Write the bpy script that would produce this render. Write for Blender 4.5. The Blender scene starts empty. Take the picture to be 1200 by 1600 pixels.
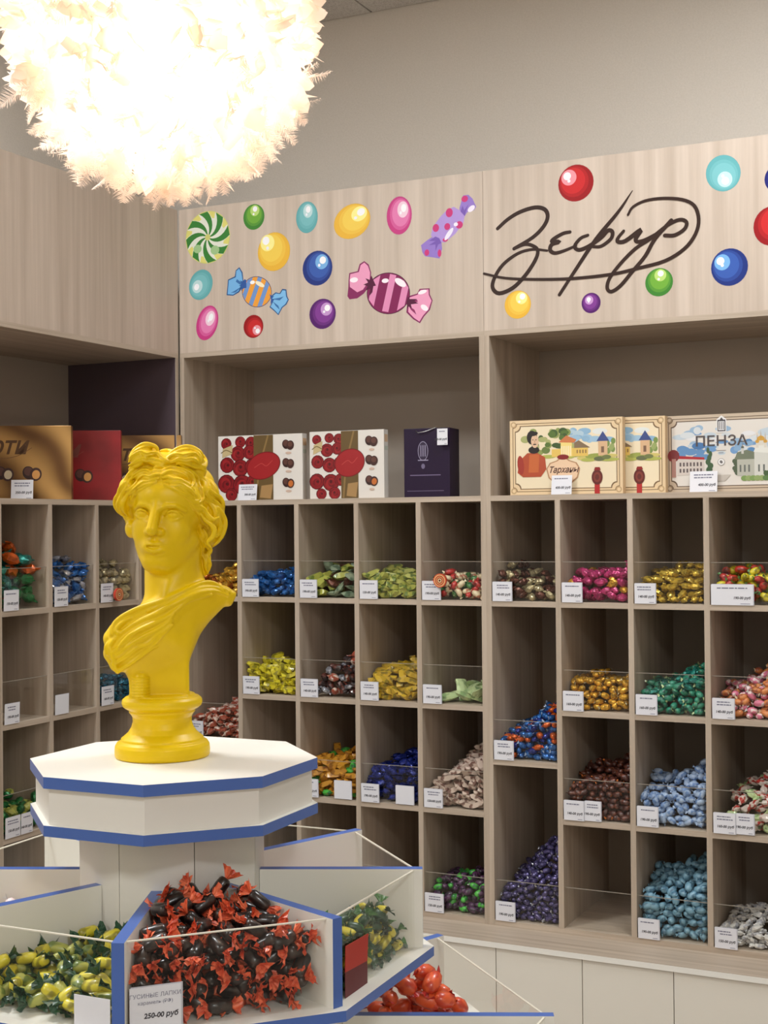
import bpy, math, random
import numpy as np
from mathutils import Vector, Matrix, Euler

SC = bpy.context.scene
COL = SC.collection
R_ = math.radians

# ------------------------------------------------------------------ camera
cam_data = bpy.data.cameras.new('camera')
cam = bpy.data.objects.new('camera', cam_data); COL.objects.link(cam)
cam_data.sensor_fit = 'HORIZONTAL'; cam_data.sensor_width = 36.0
cam_data.lens = 36.0*2163.84/1200.0
cam_data.clip_start = 0.05
_R = Vector((0.89888279, 0.438092, -0.00922611)); _U = Vector((0.0119781, -0.0035187, 0.99992207)); _F = Vector((-0.4380254, 0.89892325, 0.00841041))
_M = Matrix((( _R.x, _U.x, -_F.x), (_R.y, _U.y, -_F.y), (_R.z, _U.z, -_F.z))).to_4x4()
cam.matrix_world = Matrix.Translation((2.63520324, -3.85442666, 1.6)) @ _M
SC.camera = cam

# ------------------------------------------------------------------ world, exposure
w = bpy.data.worlds.new('room_air'); w.use_nodes = True
w.node_tree.nodes['Background'].inputs[0].default_value = (1.0, 0.96, 0.92, 1)
w.node_tree.nodes['Background'].inputs[1].default_value = 0.03
SC.world = w
vs = SC.view_settings
vs.view_transform = 'Standard'; vs.look = 'None'; vs.exposure = 0.0; vs.gamma = 1.0; vs.use_curve_mapping = False

# ------------------------------------------------------------------ ceiling lamps (the shop's luminaires, outside the frame)
LAMPS = [(2.2, -0.85, 29.0), (0.15, -1.95, 54.0), (0.15, -4.7, 32.0), (3.9, -4.6, 50.0)]
LAMP_W = 0.98
for i, (lx, ly, s) in enumerate(LAMPS):
    ld = bpy.data.lights.new('panel_light', 'AREA'); ld.shape = 'SQUARE'; ld.size = 0.56
    ld.energy = LAMP_W*s; ld.color = (0.93, 0.97, 1.0)
    lo = bpy.data.objects.new('panel_light', ld); COL.objects.link(lo)
    lo.location = (lx, ly, 3.36)

# ------------------------------------------------------------------ materials
def newmat(name, col, rough=0.5, metal=0.0, spec=0.5, coat=0.0):
    m = bpy.data.materials.new(name); m.use_nodes = True
    b = m.node_tree.nodes['Principled BSDF']
    b.inputs['Base Color'].default_value = (*col, 1); b.inputs['Roughness'].default_value = rough
    b.inputs['Metallic'].default_value = metal; b.inputs['Specular IOR Level'].default_value = spec
    b.inputs['Coat Weight'].default_value = coat
    return m, m.node_tree, b
def srgb(r, g, b):
    f = lambda c: (c/255/12.92) if c/255 <= 0.04045 else ((c/255+0.055)/1.055)**2.4
    return (f(r), f(g), f(b))
def noise_color(m, nt, b, c1, c2, scale=(1, 1, 1), nscale=6, detail=4, ramp=(0.3, 0.7), bump=0.0, rough=0.55):
    tc = nt.nodes.new('ShaderNodeTexCoord'); mp = nt.nodes.new('ShaderNodeMapping'); mp.inputs['Scale'].default_value = scale
    n = nt.nodes.new('ShaderNodeTexNoise'); n.inputs['Scale'].default_value = nscale; n.inputs['Detail'].default_value = detail; n.inputs['Roughness'].default_value = rough
    r = nt.nodes.new('ShaderNodeValToRGB'); r.color_ramp.elements[0].color = (*c1, 1); r.color_ramp.elements[1].color = (*c2, 1)
    r.color_ramp.elements[0].position = ramp[0]; r.color_ramp.elements[1].position = ramp[1]
    nt.links.new(tc.outputs['Object'], mp.inputs[0]); nt.links.new(mp.outputs[0], n.inputs['Vector'])
    nt.links.new(n.outputs['Fac'], r.inputs[0]); nt.links.new(r.outputs[0], b.inputs['Base Color'])
    if bump:
        bp = nt.nodes.new('ShaderNodeBump'); bp.inputs['Strength'].default_value = bump; bp.inputs['Distance'].default_value = 0.002
        nt.links.new(n.outputs['Fac'], bp.inputs['Height']); nt.links.new(bp.outputs[0], b.inputs['Normal'])
    return r
def wood(name, scale, lo=(168, 151, 133), hi=(198, 182, 164)):
    m, nt, b = newmat(name, (0.5, 0.4, 0.3), 0.5, spec=0.35)
    r = noise_color(m, nt, b, srgb(*lo), srgb(*hi), scale, 1.0, 6, (0.3, 0.7), 0.15, 0.6)
    return m
M = {}
M['wood_v'] = wood('ash_wood_upright', (34, 34, 1.3))
M['wood_x'] = wood('ash_wood_along', (1.6, 60, 60))
M['wood_y'] = wood('ash_wood_depthwise', (60, 1.6, 60))
M['fascia'] = wood('ash_wood_fascia', (30, 30, 1.0), (182, 165, 149), (207, 191, 176))
M['backp'] = newmat('grey_beige_panel', srgb(168, 156, 143), 0.6)[0]
m, nt, b = newmat('wall_paint', srgb(212, 204, 193), 0.85); noise_color(m, nt, b, srgb(209, 201, 190), srgb(216, 208, 198), (3, 3, 3), 60, 3, bump=0.25); M['wall'] = m
m, nt, b = newmat('ceiling_tile', srgb(205, 200, 195), 0.9); noise_color(m, nt, b, srgb(190, 185, 180), srgb(212, 208, 203), (1, 1, 1), 220, 2, (0.42, 0.5), 0.2); M['ceil'] = m
m, nt, b = newmat('floor_tile', srgb(170, 160, 150), 0.35)
br = nt.nodes.new('ShaderNodeTexBrick'); br.offset = 0; br.inputs['Scale'].default_value = 1.0; br.inputs['Brick Width'].default_value = 0.6; br.inputs['Row Height'].default_value = 0.6
br.inputs['Mortar Size'].default_value = 0.004; br.inputs['Color1'].default_value = (*srgb(176, 166, 154), 1); br.inputs['Color2'].default_value = (*srgb(168, 158, 147), 1); br.inputs['Mortar'].default_value = (*srgb(110, 102, 95), 1)
tc = nt.nodes.new('ShaderNodeTexCoord'); nt.links.new(tc.outputs['Object'], br.inputs['Vector']); nt.links.new(br.outputs[0], b.inputs['Base Color']); M['floor'] = m
M['grid'] = newmat('ceiling_grid_shadow_gap', srgb(70, 62, 58), 0.8)[0]
M['white_lam'] = newmat('white_laminate', srgb(234, 231, 222), 0.38)[0]
M['cream_lam'] = newmat('cream_laminate', srgb(228, 224, 216), 0.42)[0]
M['door_lam'] = newmat('door_laminate', srgb(226, 220, 208), 0.4)[0]
M['blue_edge'] = newmat('blue_edge_banding', srgb(72, 104, 176), 0.3)[0]
M['white_edge'] = newmat('white_edge_banding', srgb(235, 232, 224), 0.4)[0]
M['dark_gap'] = newmat('dark_gap', srgb(60, 52, 46), 0.9)[0]
M['steel'] = newmat('brushed_steel', (0.6, 0.6, 0.6), 0.3, 1.0)[0]
m, nt, b = newmat('yellow_paint', srgb(240, 200, 10), 0.38, spec=0.32)
noise_color(m, nt, b, srgb(230, 192, 2), srgb(237, 200, 4), (1, 1, 1), 18, 3); M['yellow'] = m
def acrylic():
    m = bpy.data.materials.new('clear_acrylic'); m.use_nodes = True; nt = m.node_tree
    for n in list(nt.nodes): nt.nodes.remove(n)
    o = nt.nodes.new('ShaderNodeOutputMaterial'); mx = nt.nodes.new('ShaderNodeMixShader'); t = nt.nodes.new('ShaderNodeBsdfTransparent'); g = nt.nodes.new('ShaderNodeBsdfGlossy')
    t.inputs[0].default_value = (0.985, 0.985, 0.975, 1); g.inputs['Roughness'].default_value = 0.04; g.inputs[0].default_value = (0.95, 0.95, 0.95, 1)
    f = nt.nodes.new('ShaderNodeFresnel'); f.inputs[0].default_value = 1.45
    ad = nt.nodes.new('ShaderNodeMath'); ad.operation = 'MULTIPLY'; ad.inputs[1].default_value = 0.9
    nt.links.new(f.outputs[0], ad.inputs[0]); ge = nt.nodes.new('ShaderNodeNewGeometry'); iv = nt.nodes.new('ShaderNodeMath'); iv.operation = 'SUBTRACT'; iv.inputs[0].default_value = 1.0
    ml = nt.nodes.new('ShaderNodeMath'); ml.operation = 'MULTIPLY'; nt.links.new(ge.outputs['Backfacing'], iv.inputs[1]); nt.links.new(ad.outputs[0], ml.inputs[0]); nt.links.new(iv.outputs[0], ml.inputs[1])
    nt.links.new(ml.outputs[0], mx.inputs[0]); nt.links.new(t.outputs[0], mx.inputs[1]); nt.links.new(g.outputs[0], mx.inputs[2]); nt.links.new(mx.outputs[0], o.inputs[0])
    return m
M['acrylic'] = acrylic()
M['acr_edge'] = newmat('acrylic_cut_edge', srgb(222, 216, 200), 0.3)[0]
m2, nt, b = newmat('acrylic_cut_edge_shelf', srgb(150, 142, 130), 0.3); M['acr_edge2'] = m2
M['card'] = newmat('white_card', srgb(226, 226, 232), 0.6)[0]
M['card_dim'] = newmat('clear_card_sleeve', srgb(196, 196, 204), 0.3)[0]
M['ink'] = newmat('black_ink', srgb(52, 50, 58), 0.7)[0]
M['ink_l'] = newmat('grey_ink', srgb(120, 120, 140), 0.7)[0]
M['red_card'] = newmat('red_card', srgb(176, 40, 24), 0.5)[0]
M['darkred_card'] = newmat('dark_red_card', srgb(96, 24, 30), 0.5)[0]
M['letter'] = newmat('dark_brown_vinyl', srgb(66, 46, 38), 0.45)[0]
def vcol(name, rough=0.45, metal=0.0, coat=0.0, spec=0.5):
    m, nt, b = newmat(name, (1, 1, 1), rough, metal, spec, coat)
    a = nt.nodes.new('ShaderNodeAttribute'); a.attribute_name = 'print'; nt.links.new(a.outputs['Color'], b.inputs['Base Color']); return m
M['print'] = vcol('printed_card', 0.4)
M['vinyl'] = vcol('printed_vinyl', 0.5, spec=0.2)
def foil(name, rgb, metal=0.75, rough=0.3, rgb2=None):
    m, nt, b = newmat(name, srgb(*rgb), rough-.05, metal, 0.6)
    c2 = srgb(*(rgb2 if rgb2 else tuple(int(v*0.72) for v in rgb)))
    noise_color(m, nt, b, c2, srgb(*rgb), (1, 1, 1), 3, 3, (0.38, 0.6)); nt.nodes['Noise Texture'].noise_dimensions = '3D'
    bn = nt.nodes.new('ShaderNodeBump'); bn.inputs['Strength'].default_value = 0.6; bn.inputs['Distance'].default_value = 0.0012; vo = nt.nodes.new('ShaderNodeTexVoronoi'); vo.inputs['Scale'].default_value = 7.0
    nt.links.new(nt.nodes['Texture Coordinate'].outputs['Object'], vo.inputs['Vector']); nt.links.new(vo.outputs['Distance'], bn.inputs['Height']); nt.links.new(bn.outputs[0], b.inputs['Normal'])
    return m
FO = {}
for k, a in dict(gold=((236, 180, 62), .5, .28), palegold=((206, 192, 150), .5, .3), oldgold=((222, 188, 70), .5, .26), blue=((44, 108, 184), .4, .26), navy=((34, 50, 140), .4, .22),
                 teal=((30, 130, 118), .4, .35), tealblue=((40, 120, 150), .5, .3), silver=((190, 192, 204), .6, .25), magenta=((196, 56, 118), .35, .28), orange=((224, 100, 28), .35, .35),
                 green=((40, 130, 70), .4, .35), brown=((96, 50, 34), .5, .35), violet=((92, 84, 132), .4, .25), copper=((196, 110, 50), .8, .3)).items():
    FO[k] = foil(k+'_foil', a[0], a[1], a[2])
def wrap(name, rgb, rgb2=None, rough=0.38, sc=2.6):
    m, nt, b = newmat(name, srgb(*rgb), rough, 0, 0.6, 0.3)
    if rgb2: noise_color(m, nt, b, srgb(*rgb2), srgb(*rgb), (1, 1, 1), sc, 1, (0.42, 0.5))
    return m
for k, a in dict(yellow_w=((222, 208, 50), (150, 140, 30)), lime_w=((178, 180, 84), (104, 124, 52)), green_w=((70, 128, 62), (30, 82, 44)), mint_w=((196, 216, 160), (140, 170, 116)),
                 sage_w=((150, 166, 140), (90, 110, 88)), mustard_w=((204, 168, 44), (140, 120, 30)), cream_w=((228, 212, 176), (190, 120, 90)), red_w=((190, 44, 40), (120, 20, 24)),
                 redwhite_w=((212, 200, 190), (180, 52, 44)), rust_w=((160, 74, 52), (214, 190, 176)), black_w=((40, 32, 32), None), dark_w=((44, 26, 28), (90, 40, 30)), darkgreen_w=((24, 74, 46), None),
                 orange_w=((226, 92, 44), (200, 60, 30)), amber_w=((206, 146, 46), (150, 96, 24)), sky_w=((168, 190, 220), (108, 140, 190)), aqua_w=((122, 164, 184), (78, 118, 142)),
                 beige_w=((206, 186, 172), (120, 86, 76)), peach_w=((222, 140, 80), (170, 90, 60)), white_w=((220, 218, 214), (170, 170, 176)), choc_w=((70, 34, 28), (110, 60, 44)), purple_w=((84, 48, 84), (40, 30, 46)),
                 brightgreen_w=((80, 190, 70), (40, 120, 60)), pink_w=((220, 120, 150), (240, 220, 220)), tealc_w=((46, 140, 112), (20, 80, 70))).items():
    FO[k] = wrap(k[:-2]+'_wrapper', a[0], a[1])
m, nt, b = newmat('liquorice_dark_wrapper', srgb(38, 28, 26), 0.30, 0, 0.5, 0.3); noise_color(m, nt, b, srgb(26, 19, 18), srgb(70, 54, 46), (1, 1, 1), 4, 3, (0.45, 0.75)); FO['liquorice'] = m
m, nt, b = newmat('orange_twist_wrapper', srgb(226, 84, 44), 0.4, 0, 0.5, 0.2); noise_color(m, nt, b, srgb(206, 66, 40), srgb(244, 126, 84), (1, 1, 1), 4, 2, (0.35, 0.65)); FO['orange_twist'] = m

# ------------------------------------------------------------------ object helpers
class MB:
    def __init__(s): s.v = []; s.f = []; s.m = []; s.c = []; s.sm = []
    def add(s, vs, fs, mat=0, col=(1, 1, 1), smooth=False):
        o = len(s.v); s.v += [tuple(v) for v in vs]
        for f in fs: s.f.append(tuple(o+i for i in f)); s.m.append(mat); s.c.append(col); s.sm.append(smooth)
    def box(s, x0, x1, y0, y1, z0, z1, mat=0, fm=None, col=(1, 1, 1)):
        # fm: dict face -> material, faces: -x +x -y +y -z +z
        v = [(x, y, z) for x in (x0, x1) for y in (y0, y1) for z in (z0, z1)]
        F = {'-x': (0, 1, 3, 2), '+x': (4, 6, 7, 5), '-y': (0, 4, 5, 1), '+y': (2, 3, 7, 6), '-z': (0, 2, 6, 4), '+z': (1, 5, 7, 3)}
        o = len(s.v); s.v += v
        for k, f in F.items():
            s.f.append(tuple(o+i for i in f)); s.m.append((fm or {}).get(k, mat)); s.c.append(col); s.sm.append(False)
    def prism(s, poly, z0, z1, side=0, top=0, bot=None):
        n = len(poly); v = [(x, y, z0) for x, y in poly]+[(x, y, z1) for x, y in poly]
        s.add(v, [(i, (i+1) % n, n+(i+1) % n, n+i) for i in range(n)], side)
        o = len(s.v)-2*n
        s.f.append(tuple(o+n+i for i in range(n))); s.m.append(top); s.c.append((1, 1, 1)); s.sm.append(False)
        s.f.append(tuple(o+i for i in reversed(range(n)))); s.m.append(top if bot is None else bot); s.c.append((1, 1, 1)); s.sm.append(False)
    def lathe(s, prof, c=(0, 0, 0), n=24, mat=0, col=(1, 1, 1), smooth=True):
        v = [(c[0]+r*math.cos(2*math.pi*j/n), c[1]+r*math.sin(2*math.pi*j/n), c[2]+z) for r, z in prof for j in range(n)]
        f = [(i*n+j, i*n+(j+1) % n, (i+1)*n+(j+1) % n, (i+1)*n+j) for i in range(len(prof)-1) for j in range(n)]
        s.add(v, f, mat, col, smooth)
    def tube(s, pts, r, n=8, mat=0, col=(1, 1, 1)):
        pts = [Vector(p) for p in pts]; V = []; prev = Vector((0.3, 0.2, 1)).normalized()
        for i, p in enumerate(pts):
            t = (pts[min(i+1, len(pts)-1)]-pts[max(i-1, 0)]).normalized()
            a = t.cross(prev); a = a.normalized() if a.length > 1e-6 else t.orthogonal().normalized()
            b2 = a.cross(t)
            prev = t.cross(a)*-1 if False else prev
            for j in range(n):
                q = 2*math.pi*j/n; V.append(p+(a*math.cos(q)+b2*math.sin(q))*(r if not hasattr(r, '__len__') else r[i]))
        F = [(i*n+j, i*n+(j+1) % n, (i+1)*n+(j+1) % n, (i+1)*n+j) for i in range(len(pts)-1) for j in range(n)]
        F += [tuple(reversed(range(n))), tuple((len(pts)-1)*n+j for j in range(n))]
        s.add(V, F, mat, col, True)
    def mesh(s, name, mats, org=(0, 0, 0), color=False):
        me = bpy.data.meshes.new(name)
        v = np.array(s.v, float).reshape(-1, 3)-np.array(org)
        me.from_pydata(v.tolist(), [], s.f)
        for m_ in mats: me.materials.append(m_)
        me.polygons.foreach_set('material_index', s.m); me.polygons.foreach_set('use_smooth', s.sm)
        if color:
            at = me.color_attributes.new('print', 'FLOAT_COLOR', 'CORNER'); buf = []
            for p_, c in zip(me.polygons, s.c): buf += [*c, 1.0]*p_.loop_total
            at.data.foreach_set('color', buf)
        me.update(); return me
    def build(s, name, mats, parent=None, org=None, color=False):
        if not isinstance(mats, (list, tuple)): mats = [mats]
        if org is None: org = tuple(parent['_o']) if parent is not None else (0, 0, 0)
        o = bpy.data.objects.new(name, s.mesh(name, mats, org, color)); COL.objects.link(o)
        o['_o'] = org
        if parent is not None: o.parent = parent
        return o
def bevel(o, w=0.0015, seg=2):
    md = o.modifiers.new('soft_edges', 'BEVEL'); md.width = w; md.segments = seg; md.limit_method = 'ANGLE'; md.angle_limit = R_(40); return o
def thing(name, label, cat, loc=(0, 0, 0), rz=None, group=None):
    o = bpy.data.objects.new(name, None); COL.objects.link(o); o.empty_display_size = 0.05
    o.location = loc; o.rotation_euler = (0, 0, rz or 0.0); o['label'] = label; o['category'] = cat
    o['_o'] = tuple(loc) if rz is None else (0.0, 0.0, 0.0)
    if group: o['group'] = group
    return o
def structure(o): o['kind'] = 'structure'; return o
def relabel(o, label): o['label'] = label; return o
def text_mesh(txt, size, shear=0.0, bold=0.0, align='LEFT'):
    cu = bpy.data.curves.new('lettering', 'FONT'); cu.body = txt; cu.size = size; cu.shear = shear; cu.offset = bold; cu.align_x = align; cu.resolution_u = 3
    ob = bpy.data.objects.new('lettering', cu); COL.objects.link(ob)
    dg = bpy.context.evaluated_depsgraph_get(); dg.update()
    me = bpy.data.meshes.new_from_object(ob.evaluated_get(dg))
    V = [tuple(v.co) for v in me.vertices]; F = [tuple(p.vertices) for p in me.polygons]
    bpy.data.objects.remove(ob); bpy.data.curves.remove(cu); bpy.data.meshes.remove(me)
    return V, F
# ------------------------------------------------------------------ bust
def surface_nets(D, origin, h):
    # iso surface of a distance grid as quads (naive surface nets)
    S = D < 0
    nx, ny, nz = D.shape
    cs = np.zeros((nx-1, ny-1, nz-1), np.int8)
    for a in (0, 1):
        for b in (0, 1):
            for c in (0, 1):
                cs += S[a:nx-1+a, b:ny-1+b, c:nz-1+c]
    act = (cs > 0) & (cs < 8)
    idx = -np.ones(act.shape, np.int64)
    I = np.argwhere(act)
    idx[act] = np.arange(len(I))
    P = np.zeros((len(I), 3)); W = np.zeros(len(I))
    cor = [(a, b, c) for a in (0, 1) for b in (0, 1) for c in (0, 1)]
    for i in range(8):
        for ax in range(3):
            if cor[i][ax] == 0:
                a = np.array(cor[i]); b = a.copy(); b[ax] = 1
                va = D[I[:, 0]+a[0], I[:, 1]+a[1], I[:, 2]+a[2]].astype(float)
                vb = D[I[:, 0]+b[0], I[:, 1]+b[1], I[:, 2]+b[2]].astype(float)
                m = (va < 0) != (vb < 0)
                t = np.where(m, va/np.where(m, va-vb, 1), 0)
                P[m] += (a + np.outer(t[m], (b-a))); W[m] += 1
    P = I + P/W[:, None]
    V = np.array(origin) + P*h
    quads = []
    for ax in range(3):
        sl0 = [slice(1, -1)]*3; sl1 = [slice(1, -1)]*3
        sl0[ax] = slice(0, -1); sl1[ax] = slice(1, None)
        A = S[tuple(sl0)]; B = S[tuple(sl1)]
        off = np.array([1, 1, 1]); off[ax] = 0
        E = np.argwhere(A != B)
        inside = A[tuple(E.T)]
        E = E + off
        u = np.zeros(3, int); v = np.zeros(3, int); u[(ax+1) % 3] = 1; v[(ax+2) % 3] = 1
        q = np.stack([idx[tuple((E-u-v).T)], idx[tuple((E-v).T)], idx[tuple(E.T)], idx[tuple((E-u).T)]], 1)
        q[~inside] = q[~inside][:, ::-1]
        quads.append(q)
    return V, np.concatenate(quads)

class Clay:
    # distance-field modelling clay; x right, y away from the front, z up (units of about 1 mm)
    def __init__(s, lo, hi, h):
        s.lo = np.array(lo, float); s.h = h
        s.n = np.ceil((np.array(hi)-s.lo)/h).astype(int)+1
        s.D = np.full(s.n, 60.0, np.float32)
        s.ax = [s.lo[i]+np.arange(s.n[i])*h for i in range(3)]
    def box(s, lo, hi):
        sl = []
        for i in range(3):
            a = int(max(0, math.floor((lo[i]-s.lo[i])/s.h))); b = int(min(s.n[i], math.ceil((hi[i]-s.lo[i])/s.h)+1))
            if b <= a: return None, None
            sl.append(slice(a, b))
        g = np.meshgrid(s.ax[0][sl[0]], s.ax[1][sl[1]], s.ax[2][sl[2]], indexing='ij', sparse=True)
        return tuple(sl), g
    def put(s, sl, d, k, cut=False):
        A = s.D[sl]
        d = d.astype(np.float32)
        if cut:
            d = -d; hh = np.maximum(k-np.abs(A-d), 0)/k
            s.D[sl] = np.maximum(A, d)+hh*hh*k/4
        else:
            hh = np.maximum(k-np.abs(A-d), 0)/k
            s.D[sl] = np.minimum(A, d)-hh*hh*k/4
    def ell(s, c, r, k=4, cut=False, yaw=0, tilt=0):
        m = max(r)+k+5
        sl, g = s.box([c[i]-m for i in range(3)], [c[i]+m for i in range(3)])
        if sl is None: return
        x, y, z = g[0]-c[0], g[1]-c[1], g[2]-c[2]
        if yaw:
            cc, ss = math.cos(yaw), math.sin(yaw); x, y = x*cc+y*ss, -x*ss+y*cc
        if tilt:
            cc, ss = math.cos(tilt), math.sin(tilt); x, z = x*cc+z*ss, -x*ss+z*cc
        q = np.sqrt((x/r[0])**2+(y/r[1])**2+(z/r[2])**2)
        q2 = np.sqrt((x/r[0]**2)**2+(y/r[1]**2)**2+(z/r[2]**2)**2)+1e-9
        s.put(sl, q*(q-1)/q2, k, cut)
    def cone(s, a, b, ra, rb, k=3, cut=False, ys=1.0):
        a = np.array(a, float); b = np.array(b, float); r = max(ra, rb)*max(1, ys)+k+4
        sl, g = s.box(np.minimum(a, b)-r, np.maximum(a, b)+r)
        if sl is None: return
        ab = b-a; ab[1] /= ys; L = ab@ab+1e-9
        px, py, pz = g[0]-a[0], (g[1]-a[1])/ys, g[2]-a[2]
        t = np.clip((px*ab[0]+py*ab[1]+pz*ab[2])/L, 0, 1)
        d = np.sqrt((px-t*ab[0])**2+(py-t*ab[1])**2+(pz-t*ab[2])**2)-(ra+(rb-ra)*t)
        s.put(sl, d, k, cut)
    def tube(s, pts, r0, r1=None, k=2.5, cut=False, rm=None):
        pts = np.array(pts, float); n = len(pts)
        t = np.linspace(0, 1, n); e = r0 if r1 is None else r0+(r1-r0)*t
        R = e+0*t if rm is None else e+(rm-e)*np.sin(math.pi*t)
        m = R.max()+k+4
        sl, g = s.box(pts.min(0)-m, pts.max(0)+m)
        if sl is None: return
        W = np.full(np.broadcast(g[0], g[1], g[2]).shape, 60.0, np.float32)
        o = [sl[i].start for i in range(3)]
        for i in range(n-1):
            a, b = pts[i], pts[i+1]
            sub, gg = s.box(np.minimum(a, b)-m, np.maximum(a, b)+m)
            if sub is None: continue
            ab = b-a; L = ab@ab+1e-9
            px, py, pz = gg[0]-a[0], gg[1]-a[1], gg[2]-a[2]
            q = np.clip((px*ab[0]+py*ab[1]+pz*ab[2])/L, 0, 1)
            d = np.sqrt((px-q*ab[0])**2+(py-q*ab[1])**2+(pz-q*ab[2])**2)-(R[i]+(R[i+1]-R[i])*q)
            w = tuple(slice(max(0, sub[j].start-o[j]), sub[j].stop-o[j]) for j in range(3))
            W[w] = np.minimum(W[w], d[:W[w].shape[0], :W[w].shape[1], :W[w].shape[2]])
        s.put(sl, W, k, cut)
    def rbox(s, c, hx, r, k=4, cut=False):
        m = [hx[i]+r+k+4 for i in range(3)]
        sl, g = s.box([c[i]-m[i] for i in range(3)], [c[i]+m[i] for i in range(3)])
        q = [np.abs(g[i]-c[i])-hx[i]+r for i in range(3)]
        d = np.sqrt(sum(np.maximum(v, 0)**2 for v in q))+np.minimum(np.maximum(np.maximum(q[0], q[1]), q[2]), 0)-r
        s.put(sl, d, k, cut)
    def lathe(s, prof, c, k=1.5):
        # prof: (radius, z) outline, solid inside
        R = max(p[0] for p in prof)+4
        z0 = min(p[1] for p in prof)-4; z1 = max(p[1] for p in prof)+4
        sl, g = s.box([c[0]-R, c[1]-R, z0], [c[0]+R, c[1]+R, z1])
        rr = np.sqrt((g[0]-c[0])**2+(g[1]-c[1])**2)
        zz = g[2][0, 0, :]
        rz = np.interp(zz, [p[1] for p in prof], [p[0] for p in prof])
        d = (rr-rz[None, None, :])*0.8
        ze = np.maximum(prof[0][1]-zz, zz-prof[-1][1])[None, None, :]
        s.put(sl, np.maximum(d, ze), k)
    def front(s, x, z):
        i = int(round((x-s.lo[0])/s.h)); j = int(round((z-s.lo[2])/s.h))
        if not (0 <= i < s.n[0] and 0 <= j < s.n[2]): return None
        col = s.D[i, :, j]; w = np.nonzero(col < 0)[0]
        return s.ax[1][w[0]] if len(w) else None

def smooth_path(P, n=4):
    P = np.array(P, float); out = []
    Q = np.vstack([2*P[0]-P[1], P, 2*P[-1]-P[-2]])
    for i in range(1, len(Q)-2):
        for t in np.arange(n)/n:
            out.append(0.5*((2*Q[i])+(Q[i+1]-Q[i-1])*t+(2*Q[i-1]-5*Q[i]+4*Q[i+1]-Q[i+2])*t*t+(-Q[i-1]+3*Q[i]-3*Q[i+1]+Q[i+2])*t**3))
    out.append(P[-1]); return np.array(out)

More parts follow.
